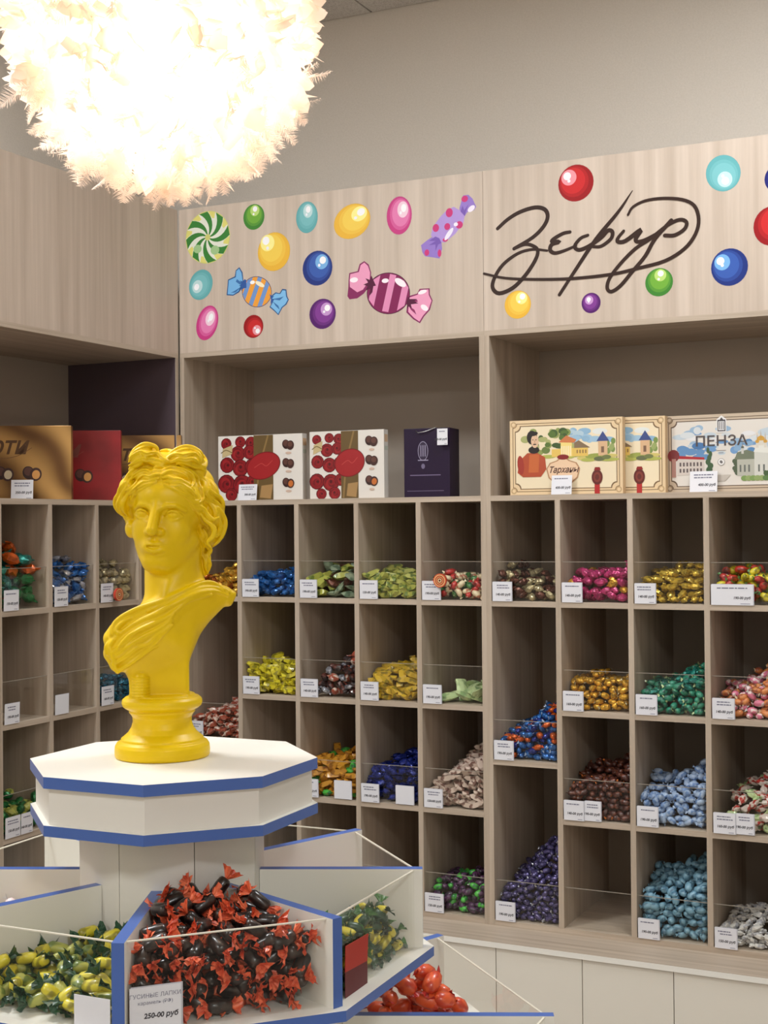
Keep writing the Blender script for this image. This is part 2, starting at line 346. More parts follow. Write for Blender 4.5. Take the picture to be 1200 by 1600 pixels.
def build_bust():
    B = Clay((-96, -98, -2), (126, 92, 496), 1.25)
    def G(px, py): return (px-254.0, 1184.0-py)          # outline sheet to clay
    def at(px, py, y): g = G(px, py); return (g[0], y, g[1])
    # socle: plinth, cove and torus
    prof = [(72, 0), (73.5, 3), (74, 10), (73, 18), (70, 23), (66, 25), (64, 26), (64, 29), (60, 32), (53, 38), (48, 46), (45.5, 55), (46, 62), (49, 67), (51, 69), (51.5, 71.5),
            (50, 72.5), (56, 75), (61, 79), (62.5, 84), (61.5, 89), (57, 93), (51, 94.5), (50.5, 97.5), (44, 98)]
    B.lathe(prof, (0, 0))
    # support block and chest
    B.rbox((-4, 4, 150), (46, 36, 62), 6, 3)
    for a, b, ra, rb in (((218, 1008), (262, 985), 45, 47), ((262, 985), (308, 950), 46, 27), ((308, 950), (352, 936), 27, 15)):
        B.cone(at(*a, 2), at(*b, 2), ra, rb, 22, ys=1.12)
    # neck
    B.cone(at(271, 860, 14), at(277, 948, 8), 43, 49, 16, ys=1.05)
    B.cone(at(312, 850, 5), at(262, 930, -38), 9, 7, 16)          # neck sinew
    def blur(z0, z1, n):
        j0 = int((z0-B.lo[2])/B.h); j1 = int((z1-B.lo[2])/B.h)
        for _ in range(n):
            for a in range(3):
                X = B.D[:, :, j0:j1]; Y = X.copy(); s0 = [slice(None)]*3; s1 = [slice(None)]*3; s2 = [slice(None)]*3
                s0[a] = slice(0, -2); s1[a] = slice(1, -1); s2[a] = slice(2, None)
                Y[tuple(s1)] = (X[tuple(s0)]+2*X[tuple(s1)]+X[tuple(s2)])/4; B.D[:, :, j0:j1] = Y
    blur(104, 330, 14)
    # head frame
    psi = math.radians(20); cp, sp = math.cos(psi), math.sin(psi)
    roll = math.radians(3)
    def H(u, v, w):
        u2 = u*math.cos(roll)+v*math.sin(roll); v2 = v*math.cos(roll)-u*math.sin(roll)
        return (14+u2*cp-w*sp, 2-u2*sp-w*cp, 378+v2)
    def he(u, v, w, ru, rv, rw, k=4, cut=False): B.ell(H(u, v, w), (ru, rw, rv), k, cut, yaw=psi)
    he(0, 18, -2, 52, 56, 62, 6)
    he(0, -22, 20, 45, 50, 44, 16)
    he(0, -50, 26, 36, 36, 36, 14)
    he(0, -74, 45, 17, 13, 16, 14)
    he(0, 26, 26, 44, 34, 38, 12)
    for s in (-1, 1):
        he(s*26, -26, 36, 18, 22, 20, 14)
        B.cone(H(s*40, -40, 10), H(s*12, -76, 40), 12, 12, 14)
    # brow, sockets, eyes
    for s in (-1, 1):
        he(s*24, 0, 69, 16.5, 10, 15, 4, True)
        he(s*12, -2, 68, 5.5, 9, 9, 5, True)
        B.tube([H(s*7, 8, 63), H(s*16, 12.5, 61.5), (H(s*29, 12.5, 56)), H(s*41, 6, 44)], 2.8, 2.4, 5)
        he(s*24.5, -1.5, 46.5, 12.5, 9.5, 12, 1.2)
        B.tube([H(s*13, -3, 56), H(s*18, 3.2, 59), H(s*25, 5.2, 59.4), H(s*32, 3, 56), H(s*38.5, -3, 48.5)], 1.8, 1.8, 1.2)
        B.tube([H(s*13, -3.5, 56), H(s*19, -8, 57.4), H(s*26, -9, 57), H(s*33, -7, 54), H(s*38, -3.5, 48.5)], 1.6, 1.5, 1.2)
        B.tube([H(s*11, -5, 56), H(s*20, 10.5, 63), H(s*32, 9.5, 58), H(s*41, 0, 46)], 1.1, 1.0, 1.5, True)
    # nose
    B.cone(H(0, 13, 60), H(0, -24, 77), 7.6, 8.4, 6)
    he(0, -27, 75, 9, 6.5, 8, 4)
    for s in (-1, 1):
        he(s*10, -28, 66, 5.8, 5.6, 8, 4)
        he(s*5, -32.5, 72, 2.6, 2.4, 4, 2, True)
    # mouth
    he(0, -50, 51, 22, 11, 17, 12)
    B.cone(H(0, -34, 68), H(0, -42, 69), 2.2, 2, 3, True)
    B.tube([H(-18, -50.5, 58.5), H(-9, -46, 65), H(0, -47, 67.5), H(9, -46, 65), H(18, -50.5, 58.5)], 1.6, 1.6, 2.5, rm=3.9)
    B.tube([H(-16, -54, 59), H(-8, -57, 64), H(0, -58, 66), H(8, -57, 64), H(16, -54, 59)], 2.2, 2.2, 2.5, rm=4.7)
    B.tube([H(-15, -51.5, 64), H(-8, -50.5, 68), H(0, -51.5, 70), H(8, -50.5, 68), H(15, -51.5, 64)], .4, .4, .8, True, rm=3.0)
    B.tube([H(-11, -65.5, 66), H(0, -66.5, 69), H(11, -65.5, 66)], 2.6, 2.6, 6, True)
    # ears
    for e in ((1, -14), (-1, -14)):
        he(e[0]*53, -22, -2, 6, 15, 9, 3)
        he(e[0]*58, -20, 3, 4, 8, 5, 2, True)
    blur(290, 372, 1)
    # hair volumes
    B.ell(at(270, 789, 14), (67, 64, 57), 5)
    for c, y, r in (((198, 786), 2, (14, 22, 20)), ((205, 765), -4, (15, 22, 17)), ((205, 806), 8, (10, 16, 13)),
                    ((322, 776), 6, (24, 34, 26)), ((333, 806), 8, (21, 34, 27)), ((326, 838), 14, (22, 30, 22)), ((312, 790), -14, (14, 18, 20)),
                    ((229, 719), -14, (23, 22, 17)), ((291, 723), -14, (31, 22, 17)), ((259, 730), -16, (24, 20, 15)), ((259, 722), -16, (20, 15, 12)), ((316, 737), -10, (10, 14, 15)), ((262, 748), -12, (50, 36, 16)),
                    ((208, 829), -2, (9, 14, 14)), ((324, 880), 10, (8, 9, 24)), ((280, 760), 40, (60, 40, 40)), ((285, 820), 50, (52, 32, 46))):
        B.ell(at(*c, y), (r[0], r[1], r[2]), 5)
    fr = smooth_path([(212, 786), (218, 771), (232, 758), (254, 748), (276, 756), (295, 768), (306, 782), (312, 798)], 3)
    P = []
    for x, y in fr:
        g = G(x, y); f = B.front(*g); P.append((g[0], (f if f is not None else -30)+3, g[1]))
    B.tube(P, 8, 8, 5)
    # locks, drawn as strokes over the volume
    K = 5.4545
    ST = """510,330 470,328 430,345 390,330 350,335 310,360 270,390 240,430
500,360 460,365 420,385 380,375 340,400 310,440 270,470 230,490
495,395 450,405 410,425 370,430 330,460 290,490 250,520 225,560
480,420 440,440 400,450 360,470 320,490 290,530 265,575
440,300 390,295 340,300 290,330 250,360 215,410 190,460
250,380 220,420 180,470 165,520 140,560 132,605 150,655 190,700
230,460 200,510 180,560 160,610 175,660 215,720
250,500 225,550 200,600 205,650 235,700
560,300 520,290 480,300 450,320
520,330 560,310 610,300 660,310 720,330 770,370 790,420 760,460 720,440
530,360 570,340 620,340 670,355 720,375 745,405
535,390 580,385 620,405 670,410 710,430 750,450 790,490
540,420 590,425 630,440 680,445 720,470 760,490 800,530
550,445 600,465 650,470 700,500 740,520 790,560
570,460 640,490 690,520 730,545 780,590 830,610
660,260 720,290 780,310 830,350 880,400 920,440
700,310 760,330 810,370 840,420
800,340 850,380 880,440 870,500 840,540
830,380 830,440 850,490 860,560 820,590 780,570
890,400 920,460 900,520 940,570 990,600 1040,640
920,480 960,520 1010,550 1040,600 1050,660
870,570 920,600 960,650 970,710 940,750 900,720
820,620 870,650 900,700 950,740 1000,720
1000,640 1040,700 1058,760 1048,830 1020,900 960,960
980,700 1010,760 1010,830 980,880 960,850
840,680 880,740 930,780 960,830 940,890 900,930 930,980
780,640 830,690 850,740 900,790 920,840
760,600 800,640 840,660 860,720
870,820 900,880 890,940 930,1000 900,1060 930,1120 920,1180
850,900 870,960 860,1020 890,1080 890,1150 910,1200
1030,760 1035,840 1000,920 940,980
940,430 980,500 1000,560
560,240 520,220 490,180 440,180 400,190 350,170 310,180 270,210 250,250
550,260 500,240 450,230 400,240 370,230 330,240 290,260 250,280
500,175 480,125 430,105 380,103 330,125 290,155 260,195
480,150 440,140 400,130 350,145 300,170 255,205
370,190 400,230 450,260 500,270 550,270
340,300 300,310 270,330 250,350
350,200 360,250 320,280 280,290 250,310
560,240 600,200 650,190 700,200 750,190 800,180 840,200
600,170 650,140 700,125 750,122 800,135 850,165 880,205
620,180 670,160 720,150 780,150 830,180 860,230 850,260
570,260 620,250 670,230 720,240 780,230 820,250 850,280
650,270 700,260 750,270 800,290 850,300 890,330
880,190 895,240 880,290 850,270
510,200 540,230 570,250 620,260
520,150 560,150 600,155 640,170"""
    new = []
    for line in ST.split('\n'):
        pts = smooth_path([(160+float(a.split(',')[0])/K, 680+float(a.split(',')[1])/K) for a in line.split()], 4)
        P = []; last = None
        for x, y in pts:
            g = G(x, y); f = B.front(*g)
            if f is None or (last is not None and f > last+7): f = last if last is not None else 0
            last = f; P.append((g[0], f+0.4, g[1]))
        Y = np.array([p[1] for p in P]); Y = np.convolve(np.pad(Y, 2, 'edge'), np.ones(5)/5, 'valid')
        new.append([(p[0], y, p[2]) for p, y in zip(P, Y)])
    for P in new: B.tube([(x, y-1.6, z) for x, y, z in P], 2.2, 1.4, .9, rm=4.2)
    for P in new:                                    # combed groove in each lock
        if len(P) > 17: B.tube([(p[0], p[1]-5.8, p[2]) for p in P[2:-2]], 0.6, 0.6, 0.8, True, rm=1.5)
    # curls over the back and sides of the head
    rng = random.Random(5)
    for i in range(46):
        al = rng.uniform(-0.2, math.pi+0.2); v = rng.uniform(-36, 60)
        rr = math.sqrt(max(0.1, 1-(v/72)**2))
        pts = []
        a0 = rng.uniform(0, 6.28)
        for j in range(9):
            a = a0+j*0.75; q = 9-j*0.7
            A = al+math.cos(a)*q/66
            pts.append((16+math.cos(A)*68*rr*1.02, 20+math.sin(A)*66*rr, 392+v+math.sin(a)*q))
        B.tube(pts, 4, 3, 2)
    # drapery
    K2 = 5.0
    def lay(line, r0, r1, rm, k, sink, n=3):
        pts = smooth_path([(150+float(a.split(',')[0])/K2, 880+float(a.split(',')[1])/K2) for a in line.split()], n)
        P = []; last = None
        for x, y in pts:
            g = G(x, y); f = B.front(*g)
            if f is None or (last is not None and f > last+10): f = (last+1.5) if last is not None else 0
            last = f; P.append((g[0], f+sink, g[1]))
        Y = np.array([p[1] for p in P]); Y = np.convolve(np.pad(Y, 2, 'edge'), np.ones(5)/5, 'valid')
        B.tube([(p[0], y, p[2]) for p, y in zip(P, Y)], r0, r1, k, rm=rm)
    lay("1010,255 900,215 780,235 640,290 500,350 380,400 270,450 200,520 160,590", 9, 17, 13, 8, 6)
    lay("900,250 760,280 620,370 500,450 380,520 290,590 210,660 150,700", 6, 15, 12, 8, 5)
    lay("620,430 520,520 430,590 340,650 260,720 190,780", 5, 14, 10, 8, 5)
    for line, r in (("1045,245 980,205 920,172 850,168 780,190 700,225 620,260 540,295 460,320 380,345 300,378 230,415 180,455 152,500 150,545", 4.5),
                    ("1035,272 960,245 900,235 820,242 740,267 660,302 560,352 470,402 380,442 290,492 210,552 150,602 108,645 112,690", 5),
                    ("905,262 800,277 720,302 640,362 560,422 470,462 380,502 310,542 260,592 200,652 150,690", 3.5),
                    ("1000,230 920,205 840,205 760,228 680,262 590,300 500,340 420,375", 2.5),
                    ("610,400 560,465 480,520 400,560 330,600 270,640 200,700 140,722", 4.5),
                    ("600,445 560,500 480,560 420,618 340,650 300,680 220,740 150,780", 3.5),
                    ("605,480 530,545 470,615 400,670 320,735 240,795 190,832", 4),
                    ("480,640 400,690 320,750 240,800 185,835", 3),
                    ("285,425 225,462 180,515 200,540", 4),
                    ("340,520 280,550 230,600 200,640", 2.5),
                    ("160,590 130,640 140,690 160,740 165,800 185,830", 4)):
        lay(line, 2, r, r, 2.5, -0.5)
    B.cone(at(365, 934, 0), at(358, 945, 6), 6, 8, 5, ys=1.6)
    # ribbed strut beside the block
    B.cone(at(222, 1060, -28), at(222, 1090, -28), 13, 13, 3)
    for q in range(7): B.tube([(222-254+13.4*math.cos(t), -28+13.4*math.sin(t), 98+q*4.6) for t in np.linspace(-math.pi, 0, 8)], 1.3, 1.3, 1)
    V, F = surface_nets(B.D, B.lo, B.h)
    V[:, 2] = np.maximum(V[:, 2], 0)
    return V*0.0009605, F
# ------------------------------------------------------------------ the room
XL, XR, YB, YF, ZC = -0.466, 4.6, 0.4605, -5.6, 3.384
def wallbox(name, a, m):
    b_ = MB(); b_.box(*a); return structure(b_.build(name, m))
wallbox('floor', (XL-.1, XR+.1, YF-.1, YB+.1, -0.1, 0.0), M['floor'])
wallbox('wall_back', (XL-.1, XR+.1, YB, YB+.1, 0, ZC), M['wall'])
wallbox('wall_left', (XL-.1, XL, YF, YB, 0, ZC), M['wall'])
wallbox('wall_right', (XR, XR+.1, YF, YB, 0, ZC), M['wall'])
wallbox('wall_front', (XL-.1, XR+.1, YF-.1, YF, 0, ZC), M['wall'])
# suspended ceiling: tiles of 0.6 m with dark joints
b_ = MB(); b_.box(XL-.1, XR+.1, YF-.1, YB+.1, ZC+0.004, ZC+.1, 1)
gx = [0.506+0.6*i for i in range(-2, 8)]; gy = [YB-0.004-0.6*i for i in range(0, 12)]
xs = [XL]+[x for x in gx if XL+.05 < x < XR-.05]+[XR]; ys = [y for y in gy if y > YF+.05]+[YF]
for i in range(len(xs)-1):
    for j in range(len(ys)-1):
        g = 0.0035
        b_.box(xs[i]+g, xs[i+1]-g, ys[j+1]+g, ys[j]-g, ZC-0.004, ZC+0.006, 0)
structure(b_.build('ceiling', [M['ceil'], M['grid']]))
# luminaires round the area lights
em = bpy.data.materials.new('luminaire_diffuser'); em.use_nodes = True
e_ = em.node_tree.nodes['Principled BSDF']; e_.inputs['Base Color'].default_value = (.9, .9, .9, 1); e_.inputs['Emission Color'].default_value = (1, .92, .82, 1); e_.inputs['Emission Strength'].default_value = 2.0
names = ['over the middle of the back shelving', 'over the left shelving near the corner', 'above the left side behind the camera', 'above the right side behind the camera']
for (lx, ly, s), nm in zip(LAMPS, names):
    t = thing('ceiling_light', 'square white recessed ceiling light '+nm, 'ceiling light', (lx, ly, 3.366), group='recessed ceiling lights')
    b_ = MB()
    for a in ((-.3, .3, -.3, -.285), (-.3, .3, .285, .3), (-.3, -.285, -.285, .285), (.285, .3, -.285, .285)):
        b_.box(lx+a[0], lx+a[1], ly+a[2], ly+a[3], 3.366, 3.380)
    b_.build('frame', M['white_edge'], t)
    b_ = MB(); b_.box(lx-.284, lx+.284, ly-.284, ly+.284, 3.372, 3.379); b_.build('diffuser', em, t)

# ------------------------------------------------------------------ shelving units
ZR = [1.6804, 1.3663, 1.0512, 0.7352, 0.4183]       # tops of the shelf boards
ZT0, ZT1 = 2.1582, 2.6530
TH = 0.016
def guard(parent, x0, x1, z, axis='x'):
    # clear front guard of a compartment, 0.117 high
    b_ = MB(); b2 = MB()
    if axis == 'x': b_.box(x0+.001, x1-.001, 0.009, 0.012, z+.0005, z+0.1165); b2.box(x0+.001, x1-.001, 0.009, 0.012, z+0.1165, z+0.1180)
    else: b_.box(-0.012, -0.009, x0+.001, x1-.001, z+.0005, z+0.1165); b2.box(-0.012, -0.009, x0+.001, x1-.001, z+0.1165, z+0.1180)
    o = b_.build('acrylic_guard', M['acrylic'], parent); b2.build('guard_edge', M['acr_edge2'], o)

def back_unit(label, x0, x1, divs, rows):
    t = thing('shelving_unit', label, 'shelving unit', (x0, 0.45, 0.4023), group='candy shelving units')
    def bx(name, *a, mat='wood_v'): 
        q = MB(); q.box(*a); return q.build(name, M[mat], t)
    bx('side_panel', x0, x0+TH, 0, .446, .4023, ZT0)
    bx('side_panel', x1-TH, x1, 0, .446, .4023, ZT0)
    bx('back_panel', x0, x1, .446, .454, .4023, ZT1, mat='backp')
    bx('bottom_board', x0+TH, x1-TH, 0.0008, .446, .4023, ZR[4], mat='wood_x')
    bx('display_shelf', x0+TH, x1-TH, 0.0004, .446, ZR[0]-TH, ZR[0], mat='wood_x')
    bx('bay_top_board', x0, x1, 0, .446, ZT0, ZT0+TH, mat='wood_x')
    bx('top_board', x0, x1, 0.017, .446, ZT1-TH, ZT1, mat='wood_x')
    for d in divs: bx('divider', d, d+TH, 0, .446, ZR[4], ZR[0]-TH)
    edges = [(x0, x0+TH)]+[(d, d+TH) for d in divs]+[(x1-TH, x1)]
    for i, zs in enumerate(rows):
        a, b = edges[i][1], edges[i+1][0]
        for z in zs: bx('shelf', a, b, 0.0006, .446, z-TH, z, mat='wood_x')
    q = MB(); q.box(x0+.0005, x1-.0005, 0, TH, ZT0+TH, ZT1); f = q.build('fascia_panel', M['fascia'], t)
    return t, f, edges
R3 = ZR[1:4]
UA, FA, EA = back_unit('tall light ash shelving unit behind the bust, fascia covered in sweet stickers', 0.0044, 1.0951, [0.2223, 0.4371, 0.6513, 0.8649], [[ZR[1], 0.8953]]+[R3]*4)
UB, FB, EB = back_unit('tall light ash shelving unit on the right with brown script lettering on its fascia', 1.0953, 2.2100, [1.3116, 1.5281, 1.7449, 1.9615], [[ZR[1], 0.8953]]+[R3]*4)
# left unit
UL = thing('shelving_unit', 'tall light ash shelving unit along the left wall with plain fascia', 'shelving unit', (-0.45, -0.6, 0.4023), group='candy shelving units')
def bxl(name, *a, mat='wood_v'):
    q = MB(); q.box(*a); return q.build(name, M[mat], UL)
YL0 = -1.3180; LD = [-1.1014, -0.8842, -0.6689, -0.4516, -0.2340]
bxl('side_panel', -.446, 0, YL0, YL0+TH, .4023, ZT0); bxl('side_panel', -.446, 0, -.0180, -.0020, .4023, ZT0)
q = MB(); q.box(-.446, -.002, -.0200, -.0181, ZR[0]+.0002, ZT0-.0002); q.build('dark_end_panel', newmat('dark_violet_laminate', srgb(84, 70, 78), .5)[0], UL)
bxl('back_panel', -.454, -.446, YL0, -.002, .4023, ZT1, mat='backp')
bxl('bottom_board', -.446, -.0008, YL0+TH, -.018, .4023, ZR[4], mat='wood_y')
bxl('display_shelf', -.446, -.0004, YL0+TH, -.018, ZR[0]-TH, ZR[0], mat='wood_y')
bxl('bay_top_board', -.446, 0, YL0, -.002, ZT0, ZT0+TH, mat='wood_y')
bxl('top_board', -.446, -.017, YL0, -.002, ZT1-TH, ZT1, mat='wood_y')
for d in LD: bxl('divider', -.446, 0, d, d+TH, ZR[4], ZR[0]-TH)
EL = [(YL0, YL0+TH)]+[(d, d+TH) for d in LD]+[(-.018, -.002)]
for i in range(6):
    for z in R3: bxl('shelf', -.446, -.0006, EL[i][1], EL[i+1][0], z-TH, z, mat='wood_y')
q = MB(); q.box(-TH, 0, YL0, -.002, ZT0+TH, ZT1); q.build('fascia_panel', M['fascia'], UL)

# base cabinets with a deeper wooden top
def base(label, poly_top, body, doors, axis, group='base cabinets under the shelving'):
    t = thing('base_cabinet', label, 'cabinet', (body[0], body[3], 0), group=group)
    q = MB(); q.box(*body, 0.07, 0.386); q.build('body', M['door_lam'], t)
    q = MB()
    if axis == 'x': q.box(body[0], body[1], body[2]+.04, body[3], 0, 0.07)
    else: q.box(body[0], body[1]-.04, body[2], body[3], 0, 0.07)
    q.build('plinth', M['dark_gap'], t)
    for a, b in doors:
        q = MB(); hb = MB()
        if axis == 'x':
            q.box(a+.0012, b-.0012, body[2]-.017, body[2]-.001, 0.075, 0.384)
            hb.box((a+b)/2-.05, (a+b)/2+.05, body[2]-.026, body[2]-.0175, 0.100, 0.108)
        else:
            q.box(body[1]+.001, body[1]+.017, a+.0012, b-.0012, 0.075, 0.384)
            hb.box(body[1]+.0175, body[1]+.026, (a+b)/2-.05, (a+b)/2+.05, 0.100, 0.108)
        d = q.build('door', M['door_lam'], t)
        hb.build('handle', M['steel'], d)
    return t
seam = 1.1735
dx = [seam+0.2565*i for i in range(-4, 5)]
base('white base cabinet with flat doors under the back shelving', None, (dx[0], dx[-1], -0.134, 0.445), [(dx[i], dx[i+1]) for i in range(8)], 'x')
dy = [-1.318+0.25*i for i in range(0, 5)]
base('white base cabinet with flat doors under the left shelving', None, (-0.445, 0.134, dy[0], dy[-1]), [(dy[i], dy[i+1]) for i in range(4)], 'y')
q = MB()
q.prism([(-.446, YL0), (.1580, YL0), (.1580, -.1580), (2.2300, -.1580), (2.2300, .446), (-.446, .446)], 0.3863, 0.4020, 1, 0)
o = q.build('countertop', [M['wood_x'], M['white_edge']]); o['label'] = 'continuous ash countertop with white edge below the candy compartments'; o['category'] = 'countertop'

# ------------------------------------------------------------------ stickers and lettering on the fascia
def cm(pts, n=4): return smooth_path(pts, n)
def circ(cx, cz, rx, rz, a=0.0, n=28, t0=0, t1=2*math.pi):
    ca, sa = math.cos(a), math.sin(a); out = []
    for i in range(n):
        t = t0+(t1-t0)*i/(n if t1-t0 > 6.28 else n-1)
        u, v = rx*math.cos(t), rz*math.sin(t); out.append((cx+u*ca-v*sa, cz+u*sa+v*ca))
    return out
class Print:
    # flat artwork on a plane; every layer sits a hair in front of the one before
    def __init__(s, f, step=0.000009, base=0.0002): s.b = MB(); s.f = f; s.k = base; s.step = step
    def poly(s, pts, rgb):
        s.k += s.step; n = len(pts)
        A = sum(pts[i][0]*pts[(i+1) % n][1]-pts[(i+1) % n][0]*pts[i][1] for i in range(n))
        if A < 0: pts = list(reversed(pts))
        s.b.add([s.f(u, v, s.k) for u, v in pts], [tuple(range(n))], 0, srgb(*rgb))
    def ell(s, cx, cz, rx, rz, rgb, a=0, n=28): s.poly(circ(cx, cz, rx, rz, a, n), rgb)
    def ribbon(s, pts, w, rgb, w1=None, mid=None, n=4):
        P = cm(pts, n); N = len(P); L = []; Rr = []
        for i, p in enumerate(P):
            d = P[min(i+1, N-1)]-P[max(i-1, 0)]; l = math.hypot(*d)+1e-9; t = i/(N-1)
            ww = (w+((w if w1 is None else w1)-w)*t); ww = ww if mid is None else ww+(mid-ww)*math.sin(math.pi*t)
            nx_, nz_ = -d[1]/l*ww/2, d[0]/l*ww/2
            L.append((p[0]+nx_, p[1]+nz_)); Rr.append((p[0]-nx_, p[1]-nz_))
        s.k += s.step
        V = [s.f(*a, s.k+i*4e-6) for i, a in enumerate(L)]+[s.f(*a, s.k+i*4e-6) for i, a in enumerate(Rr)]; s.k += N*4e-6
        s.b.add(V, [(i+1, i, N+i, N+i+1) for i in range(N-1)], 0, srgb(*rgb))
        for e in (0, N-1):
            r = (w if e == 0 else (w if w1 is None else w1))/2
            if r > 0.0004: s.b.add([s.f(a, c, s.k) for a, c in circ(P[e][0], P[e][1], r, r, 0, 10)], [tuple(range(10))], 0, srgb(*rgb))
    def text(s, txt, x, z, size, rgb, shear=0.0, bold=0.0, align='CENTER', sx=1.0):
        V, F = text_mesh(txt, size, shear, bold, align); s.k += s.step
        s.b.add([s.f(x+v[0]*sx, z+v[1], s.k) for v in V], F, 0, srgb(*rgb))
    def build(s, name, parent, mat='print', org=None): return s.b.build(name, M[mat], parent, org, True)
FY = lambda u, v, k: (u, -k, v)
PAL = dict(green=((64, 130, 50), (112, 170, 60), (186, 216, 120)), teal=((98, 168, 172), (120, 186, 190), (188, 218, 220)), yellow=((232, 180, 60), (240, 204, 84), (250, 240, 150)),
           pink=((196, 60, 128), (224, 124, 176), (240, 206, 222)), blue=((34, 52, 124), (58, 92, 172), (120, 176, 226)), purple=((84, 30, 104), (128, 60, 146), (196, 150, 206)),
           red=((150, 24, 28), (198, 42, 44), (232, 150, 160)), dblue=((34, 36, 110), (50, 60, 140), (110, 130, 200)))
def ball(parent, kind, x, z, rx, rz, lab, a=0.0, hl=(0.25, 0.45)):
    p = Print(FY); c = PAL[kind]
    p.ell(x, z, rx*1.03, rz*1.03, tuple(min(255, int(v*0.85+20)) for v in c[0]), a)
    p.ell(x, z, rx, rz, c[0], a); p.ell(x+hl[0]*rx*.25, z+hl[1]*rz*.25, rx*.84, rz*.86, tuple((c[0][i]+c[1][i])//2 for i in range(3)), a)
    p.ell(x+hl[0]*rx*.4, z+hl[1]*rz*.4, rx*.70, rz*.72, c[1], a)
    p.ell(x+hl[0]*rx, z+hl[1]*rz, rx*.44, rz*.44, c[2], a)
    p.ell(x+hl[0]*rx*1.25, z+hl[1]*rz*1.25, rx*.22, rz*.22, (246, 246, 250), a); p.ell(x+hl[0]*rx*.75-.1*rx, z+hl[1]*rz*.45, rx*.09, rz*.09, (240, 240, 248))
    o = p.build('sweet_sticker', parent, 'vinyl'); relabel(o, lab)
# striped swirl
p = Print(FY); sx_, sz_, sr = 0.1186, 2.5513, 0.087
p.ell(sx_, sz_, sr, sr, (206, 206, 120), n=40)
for i in range(16):
    a0 = i*2*math.pi/16; rgb = ((60, 128, 56), (226, 228, 214))[i % 2] if True else None
    pts = []
    for j in range(9): r = sr*.98*j/8; t = a0+0.9*(1-j/8)*-1; pts.append((sx_+r*math.cos(t), sz_+r*math.sin(t)))
    for j in range(8, -1, -1): r = sr*.98*j/8; t = a0+2*math.pi/16+0.9*(1-j/8)*-1; pts.append((sx_+r*math.cos(t), sz_+r*math.sin(t)))
    if i % 2 == 0: p.poly([q_ for q_ in pts[1:-1]], rgb)
    else: p.poly([q_ for q_ in pts[1:-1]], rgb)
for i in range(1, 16, 2):
    t0_ = i*2*math.pi/16; p.poly([(sx_+rr_*math.cos(t), sz_+rr_*math.sin(t)) for rr_, t in ((sr*.97, t0_+.03), (sr*.97, t0_+.19), (sr*.97, t0_+.36), (sr*.74, t0_+.12), (sr*.76, t0_-.02))], (222, 214, 120))
p.ell(sx_+.028, sz_-.045, .017, .015, (160, 196, 140)); p.ell(sx_-.04, sz_-.035, .016, .014, (160, 196, 140))
relabel(p.build('sweet_sticker', FA, 'vinyl'), 'round green and white swirl sweet sticker')
ball(FA, 'green', .2968, 2.5998, .0388, .0406, 'small green ball sticker', hl=(.1, .5))
ball(FA, 'teal', .4936, 2.5778, .0385, .049, 'upright teal oval sticker', hl=(.1, .4))
ball(FA, 'yellow', .6548, 2.5484, .0635, .0522, 'wide yellow oval sticker', .3, hl=(.4, .4))
ball(FA, 'pink', .8186, 2.5493, .0416, .0573, 'upright pink oval sticker', hl=(.3, .3))
ball(FA, 'yellow', .3709, 2.4798, .0587, .0609, 'round yellow ball sticker', hl=(-.4, .5))
ball(FA, 'blue', .5301, 2.4125, .0523, .0538, 'dark blue ball sticker', hl=(.3, .35))
ball(FA, 'teal', .0900, 2.3966, .0440, .0500, 'tilted teal oval sticker', -.5, hl=(-.3, -.1))
ball(FA, 'purple', .5471, 2.2660, .0463, .0467, 'purple ball sticker', hl=(.3, .3))
ball(FA, 'pink', .1139, 2.2684, .0400, .0570, 'tilted pink oval sticker', -.35, hl=(.3, .25))
ball(FA, 'red', .2916, 2.2443, .0364, .0364, 'small red ball sticker', hl=(.35, -.35))
ball(FB, 'red', 1.3864, 2.5835, .0521, .0521, 'red ball sticker above the lettering', hl=(-.4, .35))
ball(FB, 'teal', 1.8112, 2.5615, .0460, .0500, 'teal oval sticker at upper right', .4, hl=(.1, -.35))
ball(FB, 'dblue', 1.9546, 2.5297, .0307, .0349, 'dark blue ball sticker cut by the frame edge')
ball(FB, 'red', 1.9412, 2.4019, .0480, .0524, 'large red ball sticker cut by the frame edge')
ball(FB, 'blue', 1.8255, 2.2997, .0493, .0504, 'blue ball sticker with glossy spot', hl=(-.4, .3))
ball(FB, 'green', 1.6280, 2.2747, .0387, .0389, 'bright green ball sticker', hl=(.1, .5))
ball(FB, 'yellow', 1.2035, 2.2443, .0403, .0407, 'yellow ball sticker under the lettering', hl=(.3, .45))
ball(FB, 'purple', 1.4284, 2.2316, .0278, .0287, 'small purple ball sticker', hl=(-.2, .3))
# wrapped sweets; pixel strokes taken on the fascia plane
def fmap(cx, cz, px0, py0, kx, ky, sh): return lambda a, b: (cx+(a-px0)*kx, cz-(b-py0)*ky-(a-px0)*sh)
mp = fmap(.3085, 2.3554, 318, 423, .00241/2.4, .00208/2.4, .0002/2.4)
def PP(p, s, rgb): p.poly([mp(*map(float, a.split(','))) for a in s.split()], rgb)
p = Print(FY)
PP(p, '265,380 262,350 250,330 236,342 232,365 206,377 204,400 200,436 225,438 248,425 262,405', (40, 84, 140))
PP(p, '262,380 258,352 249,335 238,345 236,368 209,380 207,402 204,432 225,434 246,420', (118, 178, 226))
PP(p, '262,392 240,375 236,385 250,395', (60, 110, 170)); PP(p, '262,400 230,420 215,428 235,425', (60, 110, 170))
PP(p, '366,440 385,425 400,428 410,412 425,414 428,440 434,452 425,470 410,482 395,510 380,495 362,480 372,462', (40, 84, 140))
PP(p, '370,442 386,429 402,431 411,417 422,418 424,440 430,452 421,468 407,480 394,505 382,492 366,478 376,460', (126, 186, 230))
